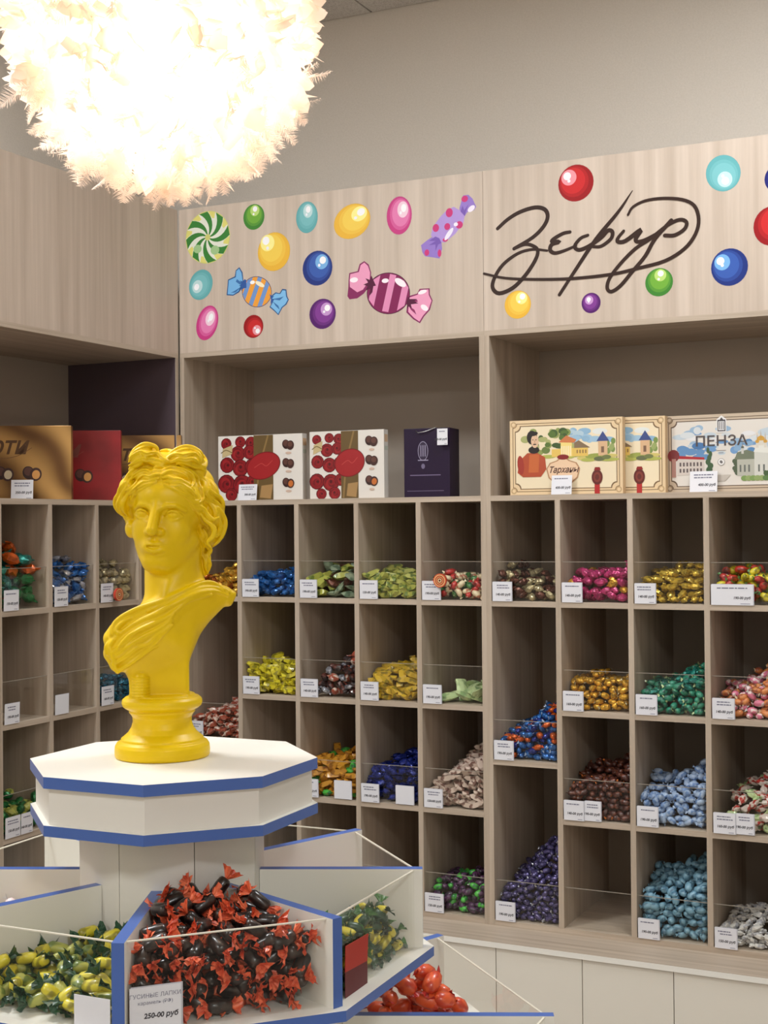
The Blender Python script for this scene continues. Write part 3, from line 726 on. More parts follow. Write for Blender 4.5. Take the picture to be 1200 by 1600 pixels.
PP(p, '372,450 400,445 415,440 400,455', (60, 110, 170)); PP(p, '374,458 395,475 400,490 385,475', (60, 110, 170))
c_ = mp(315, 423); p.ell(c_[0], c_[1], .0575, .0495, (44, 66, 110), -.4); p.ell(c_[0], c_[1], .0555, .0475, (236, 160, 62), -.4)
for dx_ in (-.040, -.006, .028):
    s0 = [(dx_-.008, -1), (dx_+.008, -1), (dx_+.008, 1), (dx_-.008, 1)]
    pts = []
    for k, (u, sg) in enumerate(s0):
        h_ = .0475*math.sqrt(max(0, 1-(u/.0555)**2))*sg; ca, sa = math.cos(-.4), math.sin(-.4); pts.append((c_[0]+u*ca-h_*sa, c_[1]+u*sa+h_*ca))
    p.poly(pts, (112, 150, 206))
p.ell(c_[0]+.012, c_[1]+.024, .019, .007, (250, 236, 200), -.5); p.ell(c_[0]-.016, c_[1]+.032, .009, .006, (246, 246, 246), 0)
PP(p, '270,375 262,385 252,380 258,392 248,400 260,402 256,420 266,410 276,408 276,380', (50, 90, 160)); PP(p, '362,430 368,450 366,470 372,462 380,452 372,448 380,438 370,440', (50, 90, 160))
relabel(p.build('sweet_sticker', FA, 'vinyl'), 'blue wrapped sweet sticker with orange striped middle')
mp = fmap(.7787, 2.3130, 808, 428, .00219/2.4, .00198/2.4, .00018/2.4)
p = Print(FY)
PP(p, '742,380 744,350 735,320 718,307 700,318 692,345 660,352 657,380 656,405 652,440 660,452 690,448 715,430 735,405', (132, 40, 92))
PP(p, '738,378 740,350 732,325 718,312 704,322 697,348 664,356 661,380 662,405 690,425 712,415', (232, 156, 190))
PP(p, '880,440 915,430 925,412 962,410 962,432 972,455 962,490 940,515 925,540 900,525 875,500 878,470', (132, 40, 92))
PP(p, '888,444 917,434 928,416 957,414 958,434 968,456 957,488 937,511 923,534 903,520 882,498 884,470', (232, 156, 190))
PP(p, '885,455 915,452 918,460 890,464', (140, 46, 96)); PP(p, '884,475 905,490 912,508 892,490', (140, 46, 96))
c_ = mp(808, 429); A_ = -.25
p.ell(c_[0], c_[1], .0750, .0640, (74, 20, 52), A_, 36); p.ell(c_[0], c_[1], .0728, .0618, (128, 32, 84), A_, 36)
for dx_ in (-.052, .002, .052):
    pts = []
    for u, sg in ((dx_-.010, -.93), (dx_+.012, -.93), (dx_+.012, .97), (dx_-.010, .97)):
        h_ = .0618*math.sqrt(max(0, 1-(u/.0728)**2))*sg; ca, sa = math.cos(A_), math.sin(A_); pts.append((c_[0]+u*ca-h_*sa, c_[1]+u*sa+h_*ca))
    p.poly(pts, (222, 140, 182))
p.ell(c_[0]+.042, c_[1]+.030, .022, .010, (250, 236, 244), -.6); p.ell(c_[0]-.010, c_[1]+.040, .012, .007, (250, 236, 244)); p.ell(*mp(678, 378), .014, .008, (250, 236, 244)); p.ell(*mp(942, 482), .014, .008, (250, 236, 244), -.6); p.ell(*mp(935, 424), .015, .006, (250, 236, 244), .2)
PP(p, '745,362 738,378 722,372 732,388 714,396 730,402 722,418 740,412 735,440 748,425 752,402 762,400 755,385', (84, 22, 56)); PP(p, '882,440 888,450 915,450 905,458 920,466 892,470 896,486 884,478 880,486 876,462', (84, 22, 56))
relabel(p.build('sweet_sticker', FA, 'vinyl'), 'large maroon and pink striped wrapped sweet sticker')
mp = fmap(.9837, 2.4982, 1035, 178, .00211/2.4, .00194/2.4, .0002/2.4)
p = Print(FY)
PP(p, '1078,130 1076,110 1090,62 1110,60 1125,75 1138,105 1130,118 1105,125 1095,140', (148, 120, 200)); PP(p, '1000,225 975,215 955,228 930,248 935,275 945,290 975,294 1000,298 1010,262 1008,235', (148, 120, 200))
PP(p, '1030,115 1055,104 1078,118 1095,140 1090,165 1060,205 1020,238 985,235 968,210 975,180 1005,140', (176, 148, 214))
for a_, b_2, r1, r2 in ((1038, 126, 13, 17), (987, 183, 12, 15), (1030, 178, 11, 13), (1075, 172, 13, 14), (1022, 228, 10, 7), (1096, 75, 12, 12), (952, 276, 9, 12), (1000, 278, 7, 14)):
    p.ell(*mp(a_, b_2), r1*.00088, r2*.00081, (200, 54, 120))
p.ell(*mp(1036, 206), .022, .007, (236, 230, 246), .9); p.ell(*mp(1062, 170), .007, .006, (236, 230, 246)); p.ell(*mp(1120, 112), .013, .008, (240, 230, 246), .6)
PP(p, '1000,222 985,215 960,232 985,232 960,248 985,245 985,270 995,245 1008,240', (120, 90, 176)); PP(p, '1080,122 1088,100 1094,118 1110,95 1100,122 1096,140', (120, 90, 176))
relabel(p.build('sweet_sticker', FA, 'vinyl'), 'lilac wrapped sweet sticker with crimson dots')
# script lettering: the word in cursive, single strokes
p = Print(FY)
BR = (52, 34, 27)
p.ribbon([(1.1423, 2.4758), (1.1753, 2.5002), (1.2142, 2.5179), (1.2602, 2.526), (1.2905, 2.517), (1.2994, 2.4944), (1.2862, 2.467), (1.2516, 2.4379), (1.1937, 2.4109)], .011, BR, mid=.0125)
p.ribbon([(1.1937, 2.4109), (1.2285, 2.4206), (1.2552, 2.4123), (1.268, 2.3966), (1.2585, 2.3686), (1.2275, 2.3279), (1.1886, 2.2949), (1.1457, 2.2823), (1.1248, 2.3002), (1.1306, 2.329), (1.1583, 2.3668), (1.2051, 2.3953), (1.2513, 2.4032), (1.2968, 2.3953)], .010, BR, .007, .0125)
p.ribbon([(1.3671, 2.4429), (1.3462, 2.4408), (1.318, 2.4280), (1.3121, 2.4197), (1.3347, 2.4175), (1.3121, 2.4125), (1.3059, 2.3966), (1.3193, 2.386), (1.3456, 2.3892), (1.3850, 2.4010)], .010, BR, .008, .013)
p.ribbon([(1.421, 2.4283), (1.3988, 2.4212), (1.3808, 2.4002), (1.394, 2.3882), (1.4236, 2.3961), (1.4604, 2.4173), (1.481, 2.4357), (1.494, 2.4302), (1.4895, 2.4109), (1.4602, 2.3925), (1.4368, 2.3934)], .009, BR, .009, .0125)
p.ribbon([(1.5543, 2.5424), (1.512, 2.486), (1.4458, 2.4152), (1.386, 2.3355), (1.333, 2.2628)], .002, BR, .010, .012)
p.ribbon([(1.5272, 2.4296), (1.5097, 2.4103), (1.5111, 2.4003), (1.5327, 2.401), (1.5773, 2.4281), (1.5628, 2.4051), (1.5669, 2.3949), (1.5897, 2.3989), (1.6217, 2.4131)], .009, BR, .007, .013)
p.ribbon([(1.6648, 2.4455), (1.618, 2.3982), (1.5892, 2.3522), (1.5532, 2.3136), (1.5169, 2.2747), (1.4893, 2.2594), (1.4771, 2.2709), (1.4846, 2.2985), (1.5176, 2.3378), (1.561, 2.3759), (1.6039, 2.3996), (1.6535, 2.4328), (1.6884, 2.4451), (1.7077, 2.4362), (1.702, 2.4175), (1.6741, 2.4031), (1.6462, 2.4051)], .012, BR, .011, .0105)
p.ribbon([(1.5406, 2.4746), (1.5552, 2.4954), (1.5909, 2.509), (1.6403, 2.5104), (1.696, 2.5008), (1.7303, 2.4798), (1.7422, 2.4408), (1.7328, 2.4006), (1.7014, 2.3625), (1.6454, 2.3332), (1.5675, 2.3193), (1.4884, 2.3088), (1.3708, 2.3069), (1.2579, 2.3144), (1.1657, 2.326), (1.0975, 2.3453)], .007, BR, .007, .0105)
relabel(p.build('lettering', FB, 'vinyl'), 'dark brown cursive lettering')
# ------------------------------------------------------------------ candy podium
PC = (1.44686, -2.13912); A0 = 203.985
def pol(r, deg): return (PC[0]+r*math.cos(R_(deg)), PC[1]+r*math.sin(R_(deg)))
def octo(r, off=0.0): return [pol(r, A0+off+45*i) for i in range(8)]
pod = thing('display_podium', 'white octagonal candy podium with blue edges carrying the yellow bust', 'display stand', (PC[0], PC[1], 0))
def plate(name, r, z0, z1):
    q = MB(); q.prism(octo(r), z0, z1, 1, 0); return q.build(name, [M['white_lam'], M['blue_edge']], pod)
plate('top_plate', .2150, 1.2385, 1.2545)
plate('lower_plate', .2150, 1.1725, 1.1875)
q = MB(); q.prism(octo(.2065), 1.1875, 1.2385, 0, 0); q.build('drum', M['cream_lam'], pod)
def column(name, r, z0, z1):
    # eight boards with thin dark joints
    q = MB(); q.prism(octo(r-.003, 22.5), z0, z1, 0, 0); c = q.build(name, M['dark_gap'], pod)
    for i in range(8):
        a = A0+22.5+45*i; P0, P1 = Vector(pol(r, a)), Vector(pol(r, a+45)); Q0, Q1 = Vector(pol(r-.004, a)), Vector(pol(r-.004, a+45))
        e = (P1-P0).normalized()*.0006
        q = MB(); q.prism([tuple(P0+e), tuple(P1-e), tuple(Q1-e), tuple(Q0+e)][::-1] if False else [tuple(P0+e), tuple(P1-e), tuple(Q1-e), tuple(Q0+e)], z0, z1, 0, 0)
        q.build('panel', M['cream_lam'], c)
    return c
column('column', .1385, .976, 1.1725)
plate('tray_plate', .3850, .962, .976)
column('lower_column', .2700, .766, .962)
plate('lower_tray_plate', .5950, .752, .766)
q = MB(); q.prism(octo(.52), .08, .752, 0, 0); q.build('base', M['cream_lam'], pod)
q = MB(); q.prism(octo(.48), .0, .08, 0, 0); q.build('plinth', M['dark_gap'], pod)
def divider(r0, r1, z0, z1, deg):
    a = R_(deg); u = Vector((math.cos(a), math.sin(a))); n = Vector((-u.y, u.x)); c = Vector(PC); q = MB()
    def pt(r, s): p_ = c+u*r+n*s; return (p_.x, p_.y)
    P = [pt(r0, -.008), pt(r1, -.008), pt(r1, .008), pt(r0, .008)]
    v = [(*p_, z0) for p_ in P]+[(*p_, z1) for p_ in P]
    q.add(v, [(0, 1, 5, 4), (2, 3, 7, 6), (3, 0, 4, 7)], 0); 
    q.f.append((1, 2, 6, 5)); q.m.append(1); q.c.append((1, 1, 1)); q.sm.append(False)
    q.f.append((4, 5, 6, 7)); q.m.append(1); q.c.append((1, 1, 1)); q.sm.append(False)
    q.f.append((3, 2, 1, 0)); q.m.append(0); q.c.append((1, 1, 1)); q.sm.append(False)
    q.build('divider', [M['white_lam'], M['blue_edge']], pod)
def pane(r, z0, z1, deg):
    # between the divider at deg and the one at deg+45
    a, b = R_(deg), R_(deg+45); c = Vector(PC)
    P0 = c+Vector((math.cos(a), math.sin(a)))*r; P1 = c+Vector((math.cos(b), math.sin(b)))*r
    e = (P1-P0).normalized(); nn = Vector((e.y, -e.x)); P0 = P0+e*.0092; P1 = P1-e*.0092
    q = MB(); q2 = MB()
    pts = [P0, P1, P1-nn*.003, P0-nn*.003]
    q.prism([tuple(p_) for p_ in pts], z0+.0005, z1, 0, 0); q2.prism([tuple(p_) for p_ in pts], z1, z1+.0016, 0, 0)
    o = q.build('acrylic_pane', M['acrylic'], pod); q2.build('pane_edge', M['acr_edge'], o)
for i in range(8):
    divider(.1285, .3690, .976, 1.0912, A0+45*i); pane(.3600, .976, 1.0880, A0+45*i)
    divider(.2500, .5600, .766, .8760, A0+45*i); pane(.5500, .766, .8730, A0+45*i)

# ------------------------------------------------------------------ the bust
BL = (1.42127, -2.12981, 1.2547)
V, F = build_bust()
me = bpy.data.meshes.new('bust'); me.from_pydata(V.tolist(), [], F.tolist()); me.polygons.foreach_set('use_smooth', [True]*len(me.polygons)); me.materials.append(M['yellow']); me.update()
bust = bpy.data.objects.new('bust', me); COL.objects.link(bust)
bust.location = BL; dv = Vector(BL)-cam.matrix_world.translation
bust.rotation_euler = (0, 0, math.atan2(dv.y, dv.x)-math.pi/2)
bust['label'] = 'yellow painted classical bust of a curly-haired youth on the white podium'; bust['category'] = 'bust'

# ------------------------------------------------------------------ feather lamp
LC = Vector((1.4213, -2.1168, 2.3437))
lamp = thing('pendant_lamp', 'glowing round pendant lamp covered in cream feathers above the bust', 'lamp', tuple(LC))
q = MB(); q.lathe([(.002, ZC-.004-LC.z), (.05, ZC-.004-LC.z), (.05, ZC-.03-LC.z), (.006, ZC-.045-LC.z)][::-1], tuple(LC), 20); q.build('canopy', M['white_edge'], lamp)
q = MB(); q.tube([(LC.x, LC.y, ZC-.03), (LC.x, LC.y, LC.z+.15)], .003, 6); q.build('cord', M['white_edge'], lamp)
gm = bpy.data.materials.new('glowing_globe'); gm.use_nodes = True; g_ = gm.node_tree.nodes['Principled BSDF']
g_.inputs['Base Color'].default_value = (1, .95, .85, 1); g_.inputs['Emission Color'].default_value = (1, .88, .74, 1); g_.inputs['Emission Strength'].default_value = 7.5
q = MB(); q.lathe([(.178*math.sin(math.pi*i/24), -.178*math.cos(math.pi*i/24)) for i in range(25)], tuple(LC), 40); q.build('globe', gm, lamp)
fm = bpy.data.materials.new('cream_feather'); fm.use_nodes = True; nt = fm.node_tree
for n in list(nt.nodes): nt.nodes.remove(n)
o_ = nt.nodes.new('ShaderNodeOutputMaterial'); mx = nt.nodes.new('ShaderNodeMixShader'); d_ = nt.nodes.new('ShaderNodeBsdfDiffuse'); t_ = nt.nodes.new('ShaderNodeBsdfTranslucent')
d_.inputs[0].default_value = (.93, .84, .77, 1); t_.inputs[0].default_value = (.97, .86, .77, 1); mx.inputs[0].default_value = .6
nt.links.new(d_.outputs[0], mx.inputs[1]); nt.links.new(t_.outputs[0], mx.inputs[2]); nt.links.new(mx.outputs[0], o_.inputs[0])
rng = random.Random(11)
def feather_geo(L, wd, curl, rng):
    # root at origin, along +x, vane spread in y, curling in z, frayed edge
    V = []; F = []; n = 9
    for i in range(n+1):
        t = i/n; x = L*t; z = curl*L*t*t
        ww = wd*math.sin(math.pi*min(1, (t*.93+.07))**1.15)**.7
        a = ww*(.75+.5*rng.random()); b = ww*(.75+.5*rng.random())
        V += [(x+.12*a, -a, z+.25*a), (x-.0, 0, z), (x+.12*b, b, z+.25*b)]
    for i in range(n):
        o = 3*i; F += [(o, o+1, o+4, o+3), (o+1, o+2, o+5, o+4)]
    # loose barbs
    for i in range(7):
        t = rng.uniform(.05, .8); x = L*t; z = curl*L*t*t; sd = rng.choice((-1, 1)); ww = wd*rng.uniform(1.0, 1.7)
        o = len(V); V += [(x, 0, z), (x+.010, sd*ww*.6, z+.2*ww), (x+.012+.2*ww, sd*ww, z+.3*ww), (x+.003, sd*ww*.55, z+.18*ww)]
        F.append((o, o+1, o+2, o+3))
    return V, F
protos = []
for i in range(4):
    V, F = feather_geo(rng.uniform(.056, .072), rng.uniform(.012, .018), rng.uniform(.15, .6), rng)
    me = bpy.data.meshes.new('feather'); me.from_pydata(V, [], F); me.materials.append(fm); me.polygons.foreach_set('use_smooth', [True]*len(me.polygons)); protos.append(me)
for i in range(3):
    # downy feather: curved quill with soft separate barbs
    V = []; F = []; L = rng.uniform(.062, .078); cu = rng.uniform(.3, .9)
    for k in range(120):
        t = .12+.88*k/120; x = L*t; z = cu*L*t*t; sd = 1 if k % 2 else -1; ww = .019*math.sin(math.pi*min(1, t*.8+.12))*rng.uniform(.7, 1.25); a = rng.uniform(.35, .9); dz = rng.uniform(-.25, .35)*ww
        o = len(V); V += [(x, 0, z), (x+.0010, 0, z), (x+a*ww*.6+.0008, sd*ww*.62, z+dz*.5), (x+a*ww*.6-.0002, sd*ww*.6, z+dz*.5), (x+a*ww*1.1, sd*ww, z+dz)]
        F += [(o, o+1, o+2, o+3), (o+3, o+2, o+4)]
    me = bpy.data.meshes.new('downy_feather'); me.from_pydata(V, [], F); me.materials.append(fm); me.polygons.foreach_set('use_smooth', [True]*len(me.polygons)); protos.append(me)
def fmat(th, ph, r, rng, low):
    d = Vector((math.sin(th)*math.cos(ph), math.sin(th)*math.sin(ph), math.cos(th)))
    tilt = Vector((rng.gauss(0, 1), rng.gauss(0, 1), rng.gauss(0, 1)-(.5 if low else 0)))*.42
    x = (d+tilt).normalized(); y = x.cross(Vector((rng.gauss(0, 1), rng.gauss(0, 1), rng.gauss(0, 1)))).normalized(); z = x.cross(y)
    return Matrix(((x.x, y.x, z.x, d.x*r), (x.y, y.y, z.y, d.y*r), (x.z, y.z, z.z, d.z*r), (0, 0, 0, 1)))
mass = MB(); cnt = 0
for i in range(900):
    u = rng.uniform(-1, 1); th = math.acos(u); ph = rng.uniform(0, 2*math.pi)
    mt = fmat(th, ph, rng.uniform(.172, .186), rng, u < -.3)
    if rng.random() < .35 or u < -.6: mt = mt @ Matrix.Scale(rng.uniform(.95, 1.12), 4)
    down = (u < -.45 and rng.random() < .75) or rng.random() < .15
    if down: mt = mt @ Matrix.Scale(.95, 4)
    pk = 4+i % 3 if down else i % 4
    if i < 100:
        o = bpy.data.objects.new('feather', protos[pk]); COL.objects.link(o); o.parent = lamp; o.matrix_local = mt
    else:
        pm = protos[pk]; mass.add([tuple(mt @ v.co+LC) for v in pm.vertices], [tuple(p_.vertices) for p_ in pm.polygons], 0, (1, 1, 1), True)
o = mass.build('feather_covering', fm, lamp); o['kind'] = 'stuff'
# ------------------------------------------------------------------ price tags
PRICE = {}
def tag_print(kind, wd, ht, rng):
    # printed lines in card coordinates: title in short dark strokes, price below right
    b_ = MB(); y = ht*.80
    for ln in range(rng.choice((1, 2, 2))):
        x = wd*rng.uniform(.12, .25); xe = wd*rng.uniform(.72, .9)
        while x < xe:
            l = wd*rng.uniform(.05, .16); b_.add([(x, -.0003, y), (min(x+l, xe), -.0003, y), (min(x+l, xe), -.0003, y+ht*.055), (x, -.0003, y+ht*.055)], [(0, 1, 2, 3)], 1)
            x += l+wd*.02
        y -= ht*.13
    return b_
def price_tag(label, P, wd, ht, rz, lean=0.06, blank=False, price='150-00 руб', title=None, group='price tags on the candy shelves', sleeve=True, rng=random.Random(3)):
    t = thing('price_tag', label, 'price tag', P, rz, group)
    c = MB(); s0 = math.sin(lean)
    def fr(x, y, z): return (x, y+z*s0, z)
    c.add([fr(0, 0, 0), fr(wd, 0, 0), fr(wd, 0, ht), fr(0, 0, ht), fr(0, .0007, 0), fr(wd, .0007, 0), fr(wd, .0007, ht), fr(0, .0007, ht)],
          [(0, 1, 2, 3), (5, 4, 7, 6), (1, 5, 6, 2), (4, 0, 3, 7), (3, 2, 6, 7), (4, 5, 1, 0)], 0)
    c.build('card', M['card'], t)
    if sleeve:
        c = MB(); a, b = .0016, .0022
        c.add([fr(a, .0010, 0), fr(wd+a*1.6, .0010, 0), fr(wd+a*1.6, .0010, ht+b*.6), fr(a, .0010, ht+b*.6), fr(a, .0014, 0), fr(wd+a*1.6, .0014, 0), fr(wd+a*1.6, .0014, ht+b*.6), fr(a, .0014, ht+b*.6)],
              [(0, 1, 2, 3), (5, 4, 7, 6), (1, 5, 6, 2), (4, 0, 3, 7), (3, 2, 6, 7), (4, 5, 1, 0)], 0)
        c.build('sleeve', M['card_dim'], t)
    if not blank:
        b_ = tag_print(0, wd, ht, rng) if title is None else MB()
        if title:
            for i, (tx, sz) in enumerate(title):
                V, F = text_mesh(tx, sz, 0, .0, 'CENTER'); b_.add([(v[0]+wd*.5, -.0003, v[1]+ht*(.76-.15*i)) for v in V], F, 1)
        if price not in PRICE: PRICE[price] = text_mesh(price, 1.0, .15, .03, 'RIGHT')
        V, F = PRICE[price]; k = ht*.17 if title is None else ht*.16
        b_.add([(wd*.94+v[0]*k, -.0003, ht*.30+v[1]*k) for v in V], F, 0)
        b_.add([(wd*.7, -.0003, ht*.06), (wd*.93, -.0003, ht*.06), (wd*.93, -.0003, ht*.085), (wd*.7, -.0003, ht*.085)], [(0, 1, 2, 3)], 1)
        b_.v = [(x, y+z*s0, z) for x, y, z in b_.v]
        b_.build('printed_text', [M['ink'], M['ink_l']], t)
    return t

# ------------------------------------------------------------------ candy shapes, unit length along x
def ring_mesh(prof, n, rng, jit=0.0, flat=None, mats=None, ph=0.0):
    b_ = MB(); V = []
    for i, (x, ry, rz_) in enumerate(prof):
        for j in range(n):
            a = 2*math.pi*j/n+ph; k = 1+rng.uniform(-jit, jit)
            V.append((x+rng.uniform(-jit, jit)*.05, ry*math.cos(a)*k, rz_*math.sin(a)*k))
    for i in range(len(prof)-1):
        F = [(i*n+j, (i+1)*n+j, (i+1)*n+(j+1) % n, i*n+(j+1) % n) for j in range(n)]
        for f in F: b_.f.append(f); b_.m.append((mats or [0]*99)[i]); b_.c.append((1, 1, 1)); b_.sm.append(not flat)
    b_.f.append(tuple(range(n))); b_.f.append(tuple(reversed([(len(prof)-1)*n+j for j in range(n)])))
    for k in (0, -1): b_.m.append((mats or [0]*99)[k if k == 0 else len(prof)-2]); b_.c.append((1, 1, 1)); b_.sm.append(False)
    b_.v = V; return b_
def ruffle(b_, x0, sgn, L, wd, rng, mat, n=7):
    # crumpled fan end
    o = len(b_.v); tw = rng.uniform(0, 3)
    for i in range(3):
        t = i/2; x = x0+sgn*L*t*1.0; r = .03+wd*t
        for j in range(n):
            s = (j/(n-1)-.5)*2; z = (rng.uniform(-.5, .5))*wd*.55*t; y = s*r
            b_.v.append((x+rng.uniform(-.03, .05)*t*sgn, y*math.cos(tw)-z*math.sin(tw), y*math.sin(tw)+z*math.cos(tw)))
    for i in range(2):
        for j in range(n-1): b_.f.append((o+i*n+j, o+i*n+j+1, o+(i+1)*n+j+1, o+(i+1)*n+j)); b_.m.append(mat); b_.c.append((1, 1, 1)); b_.sm.append(False)
def shape(kind, rng):
    if kind == 'twist':
        b_ = ring_mesh([(-.30, .05, .05), (-.27, .12, .11), (-.20, .16, .15), (0, .175, .16), (.20, .16, .15), (.27, .12, .11), (.30, .05, .05)], 9, rng, .07)
        ruffle(b_, -.28, -1, .26, .24, rng, 1); ruffle(b_, .28, 1, .26, .24, rng, 1); ruffle(b_, -.28, -1, .18, .2, rng, 1); ruffle(b_, .28, 1, .18, .2, rng, 1)
    elif kind == 'bar':
        b_ = ring_mesh([(-.5, .27, .02), (-.43, .28, .10), (-.34, .30, .19), (-.1, .31, .215), (.12, .30, .20), (.34, .30, .19), (.43, .28, .10), (.5, .27, .02)], 4, rng, .055, True, None, math.pi/4)
    elif kind == 'foil':
        b_ = ring_mesh([(-.5, .12, .03), (-.36, .07, .06), (-.26, .19, .17), (-.08, .25, .2), (.12, .24, .21), (.28, .18, .16), (.36, .07, .06), (.5, .13, .03)], 7, rng, .2, True)
    elif kind == 'nut':
        b_ = ring_mesh([(-.42, .04, .04), (-.34, .16, .15), (-.18, .27, .25), (.06, .31, .28), (.26, .24, .22), (.36, .1, .09), (.5, .16, .04)], 8, rng, .12, True)
    elif kind == 'pouch':
        b_ = ring_mesh([(-.5, .26, .015), (-.44, .27, .03), (-.3, .28, .12), (0, .30, .17), (.3, .28, .12), (.44, .27, .03), (.5, .26, .015)], 8, rng, .09, True)
    elif kind == 'gum':
        b_ = ring_mesh([(-.36, .04, .04), (-.30, .17, .16), (-.12, .235, .225), (.1, .24, .22), (.28, .18, .17), (.36, .04, .04)], 10, rng, .04)
        ruffle(b_, -.33, -1, .16, .12, rng, 1, 6); ruffle(b_, .33, 1, .16, .12, rng, 1, 6)
    return b_
HALF = dict(twist=(.5, .17, .17), bar=(.5, .22, .15), foil=(.5, .24, .2), nut=(.46, .30, .28), pouch=(.5, .29, .16), gum=(.49, .235, .22))
CACHE = {}
def candy_mesh(kind, m1, m2, var):
    key = (kind, m1, m2, var)
    if key not in CACHE:
        CACHE[key] = shape(kind, random.Random(hash_(kind)+var)).mesh(m1+'_'+kind+'_candy', [FO[m1], FO[m2 or m1]])
    return CACHE[key]
def hash_(s): return sum((i+1)*ord(c) for i, c in enumerate(s))
def rot_to(d, roll):
    x = Vector(d).normalized(); up = Vector((0, 0, 1)) if abs(x.z) < .95 else Vector((0, 1, 0))
    y = up.cross(x).normalized(); z = x.cross(y)
    m_ = Matrix(((x.x, y.x, z.x), (x.y, y.y, z.y), (x.z, y.z, z.z)))
    return m_ @ Matrix.Rotation(roll, 3, 'X')
NAMES = dict(twist='wrapped_candy', bar='chocolate_bar_candy', foil='foil_candy', nut='foil_candy', pouch='sachet_candy', gum='caramel_candy')
def place(kind, m1, m2, L, P, Rm, label, group, var, name=None):
    o = bpy.data.objects.new(label.split(' in ')[0].replace(' ', '_').replace('and_', ''), candy_mesh(kind, m1, m2, var)); COL.objects.link(o)
    o.matrix_world = Matrix.Translation(P) @ Rm.to_4x4() @ Matrix.Scale(L, 4)
    o['label'] = label; o['category'] = 'candy'; o['group'] = group; return o
TOTAL = [0]; SCALE_C = 1.14
def heap(region, inside, height, L, kinds, where, rng, thick=1.0, shell=1.75, depthshell=1.6, parts=False, pull=1.0):
    """region: axis-aligned bounds x0,x1,y0,y1,z0 of a local frame; height(u,v) heap height over it; inside(x,y) margin function giving
    signed distances to the side walls; kinds: [(weight, shape, body, ends, words)] ; the front is at v=0"""
    T, x0, x1, y0, y1, z0 = region
    k0 = kinds[0][1]; hl, hw, hh_ = HALF[k0]
    L = L*SCALE_C; s_xy = L*(2*hl*2*hw)**.5*.90*thick; s_z = L*2*hh_*.98*thick
    nx = max(1, int((x1-x0)/s_xy)); ny = max(1, int((y1-y0)/s_xy)); sx = (x1-x0)/nx; sy = (y1-y0)/ny
    tot = sum(k[0] for k in kinds); n = 0
    for lz in range(60):
        zc = s_z*(lz+.5); any_ = False
        for i in range(nx):
            for j in range(ny):
                x = x0+(i+.5+(.25 if lz % 2 else -.25)+rng.uniform(-.22, .22))*sx; y = y0+(j+.5+(.25 if lz % 2 else -.25)+rng.uniform(-.22, .22))*sy
                x = min(max(x, x0+.25*sx), x1-.25*sx); y = min(max(y, y0+.25*sy), y1-.25*sy)
                if inside is not None and inside(x, y) < L*hw*.35: continue
                u = (x-x0)/(x1-x0); v = (y-y0)/(y1-y0); h = height(u, v)
                z = zc+rng.uniform(-.2, .2)*s_z
                if z+s_z*.3 > h: continue
                any_ = True
                if (y-y0) > depthshell*sy and z < h-shell*s_z: continue          # nothing of it shows
                # choose the kind
                w_ = rng.uniform(0, tot)
                for kk in kinds:
                    w_ -= kk[0]
                    if w_ <= 0: break
                az = rng.uniform(0, math.pi); el = rng.gauss(0, .38)
                d = Vector((math.cos(az)*math.cos(el), math.sin(az)*math.cos(el), math.sin(el)))
                q = HALF[kk[1]]; ex = L*(q[0]*abs(d.x)+q[1]*math.sqrt(max(0, 1-d.x**2))); ey = L*(q[0]*abs(d.y)+q[1]*math.sqrt(max(0, 1-d.y**2))); ez = L*(q[0]*abs(d.z)+q[2]*math.sqrt(max(0, 1-d.z**2)))
                if inside is None:
                    x = min(max(x, x0+ex), x1-ex) if x1-x0 > 2*ex else (x0+x1)/2
                else:
                    for _ in range(6):
                        m_ = inside(x, y)
                        if m_ < min(ex, ey)*.85:
                            e = .002; gxx = (inside(x+e, y)-m_)/e; gyy = (inside(x, y+e)-m_)/e; x += gxx*.003; y += gyy*.003
                y = max(y, y0+ey*.96); y = min(y, y1-ey*.9)
                z = max(z, ez)
                P, Rr = T(x, y, z0+z, rot_to(d, rng.uniform(-.4, .4)+rng.choice((0, math.pi))))
                lab = kk[4]+' '+where
                o = place(kk[1], kk[2], kk[3], L*rng.uniform(.92, 1.06), P, Rr, lab, kk[4].split(',')[0]+' pile '+where, rng.randrange(3))
                n += 1
        if not any_ and lz > 1: break
    TOTAL[0] += n
    return n
def T_back(x, y, z, R): return Vector((x, y, z)), R
ROTL = Matrix.Rotation(math.pi/2, 3, 'Z')
def T_left(x, y, z, R): return Vector((-y, x, z)), ROTL @ R          # local x runs along +y, local depth into the unit (-x)
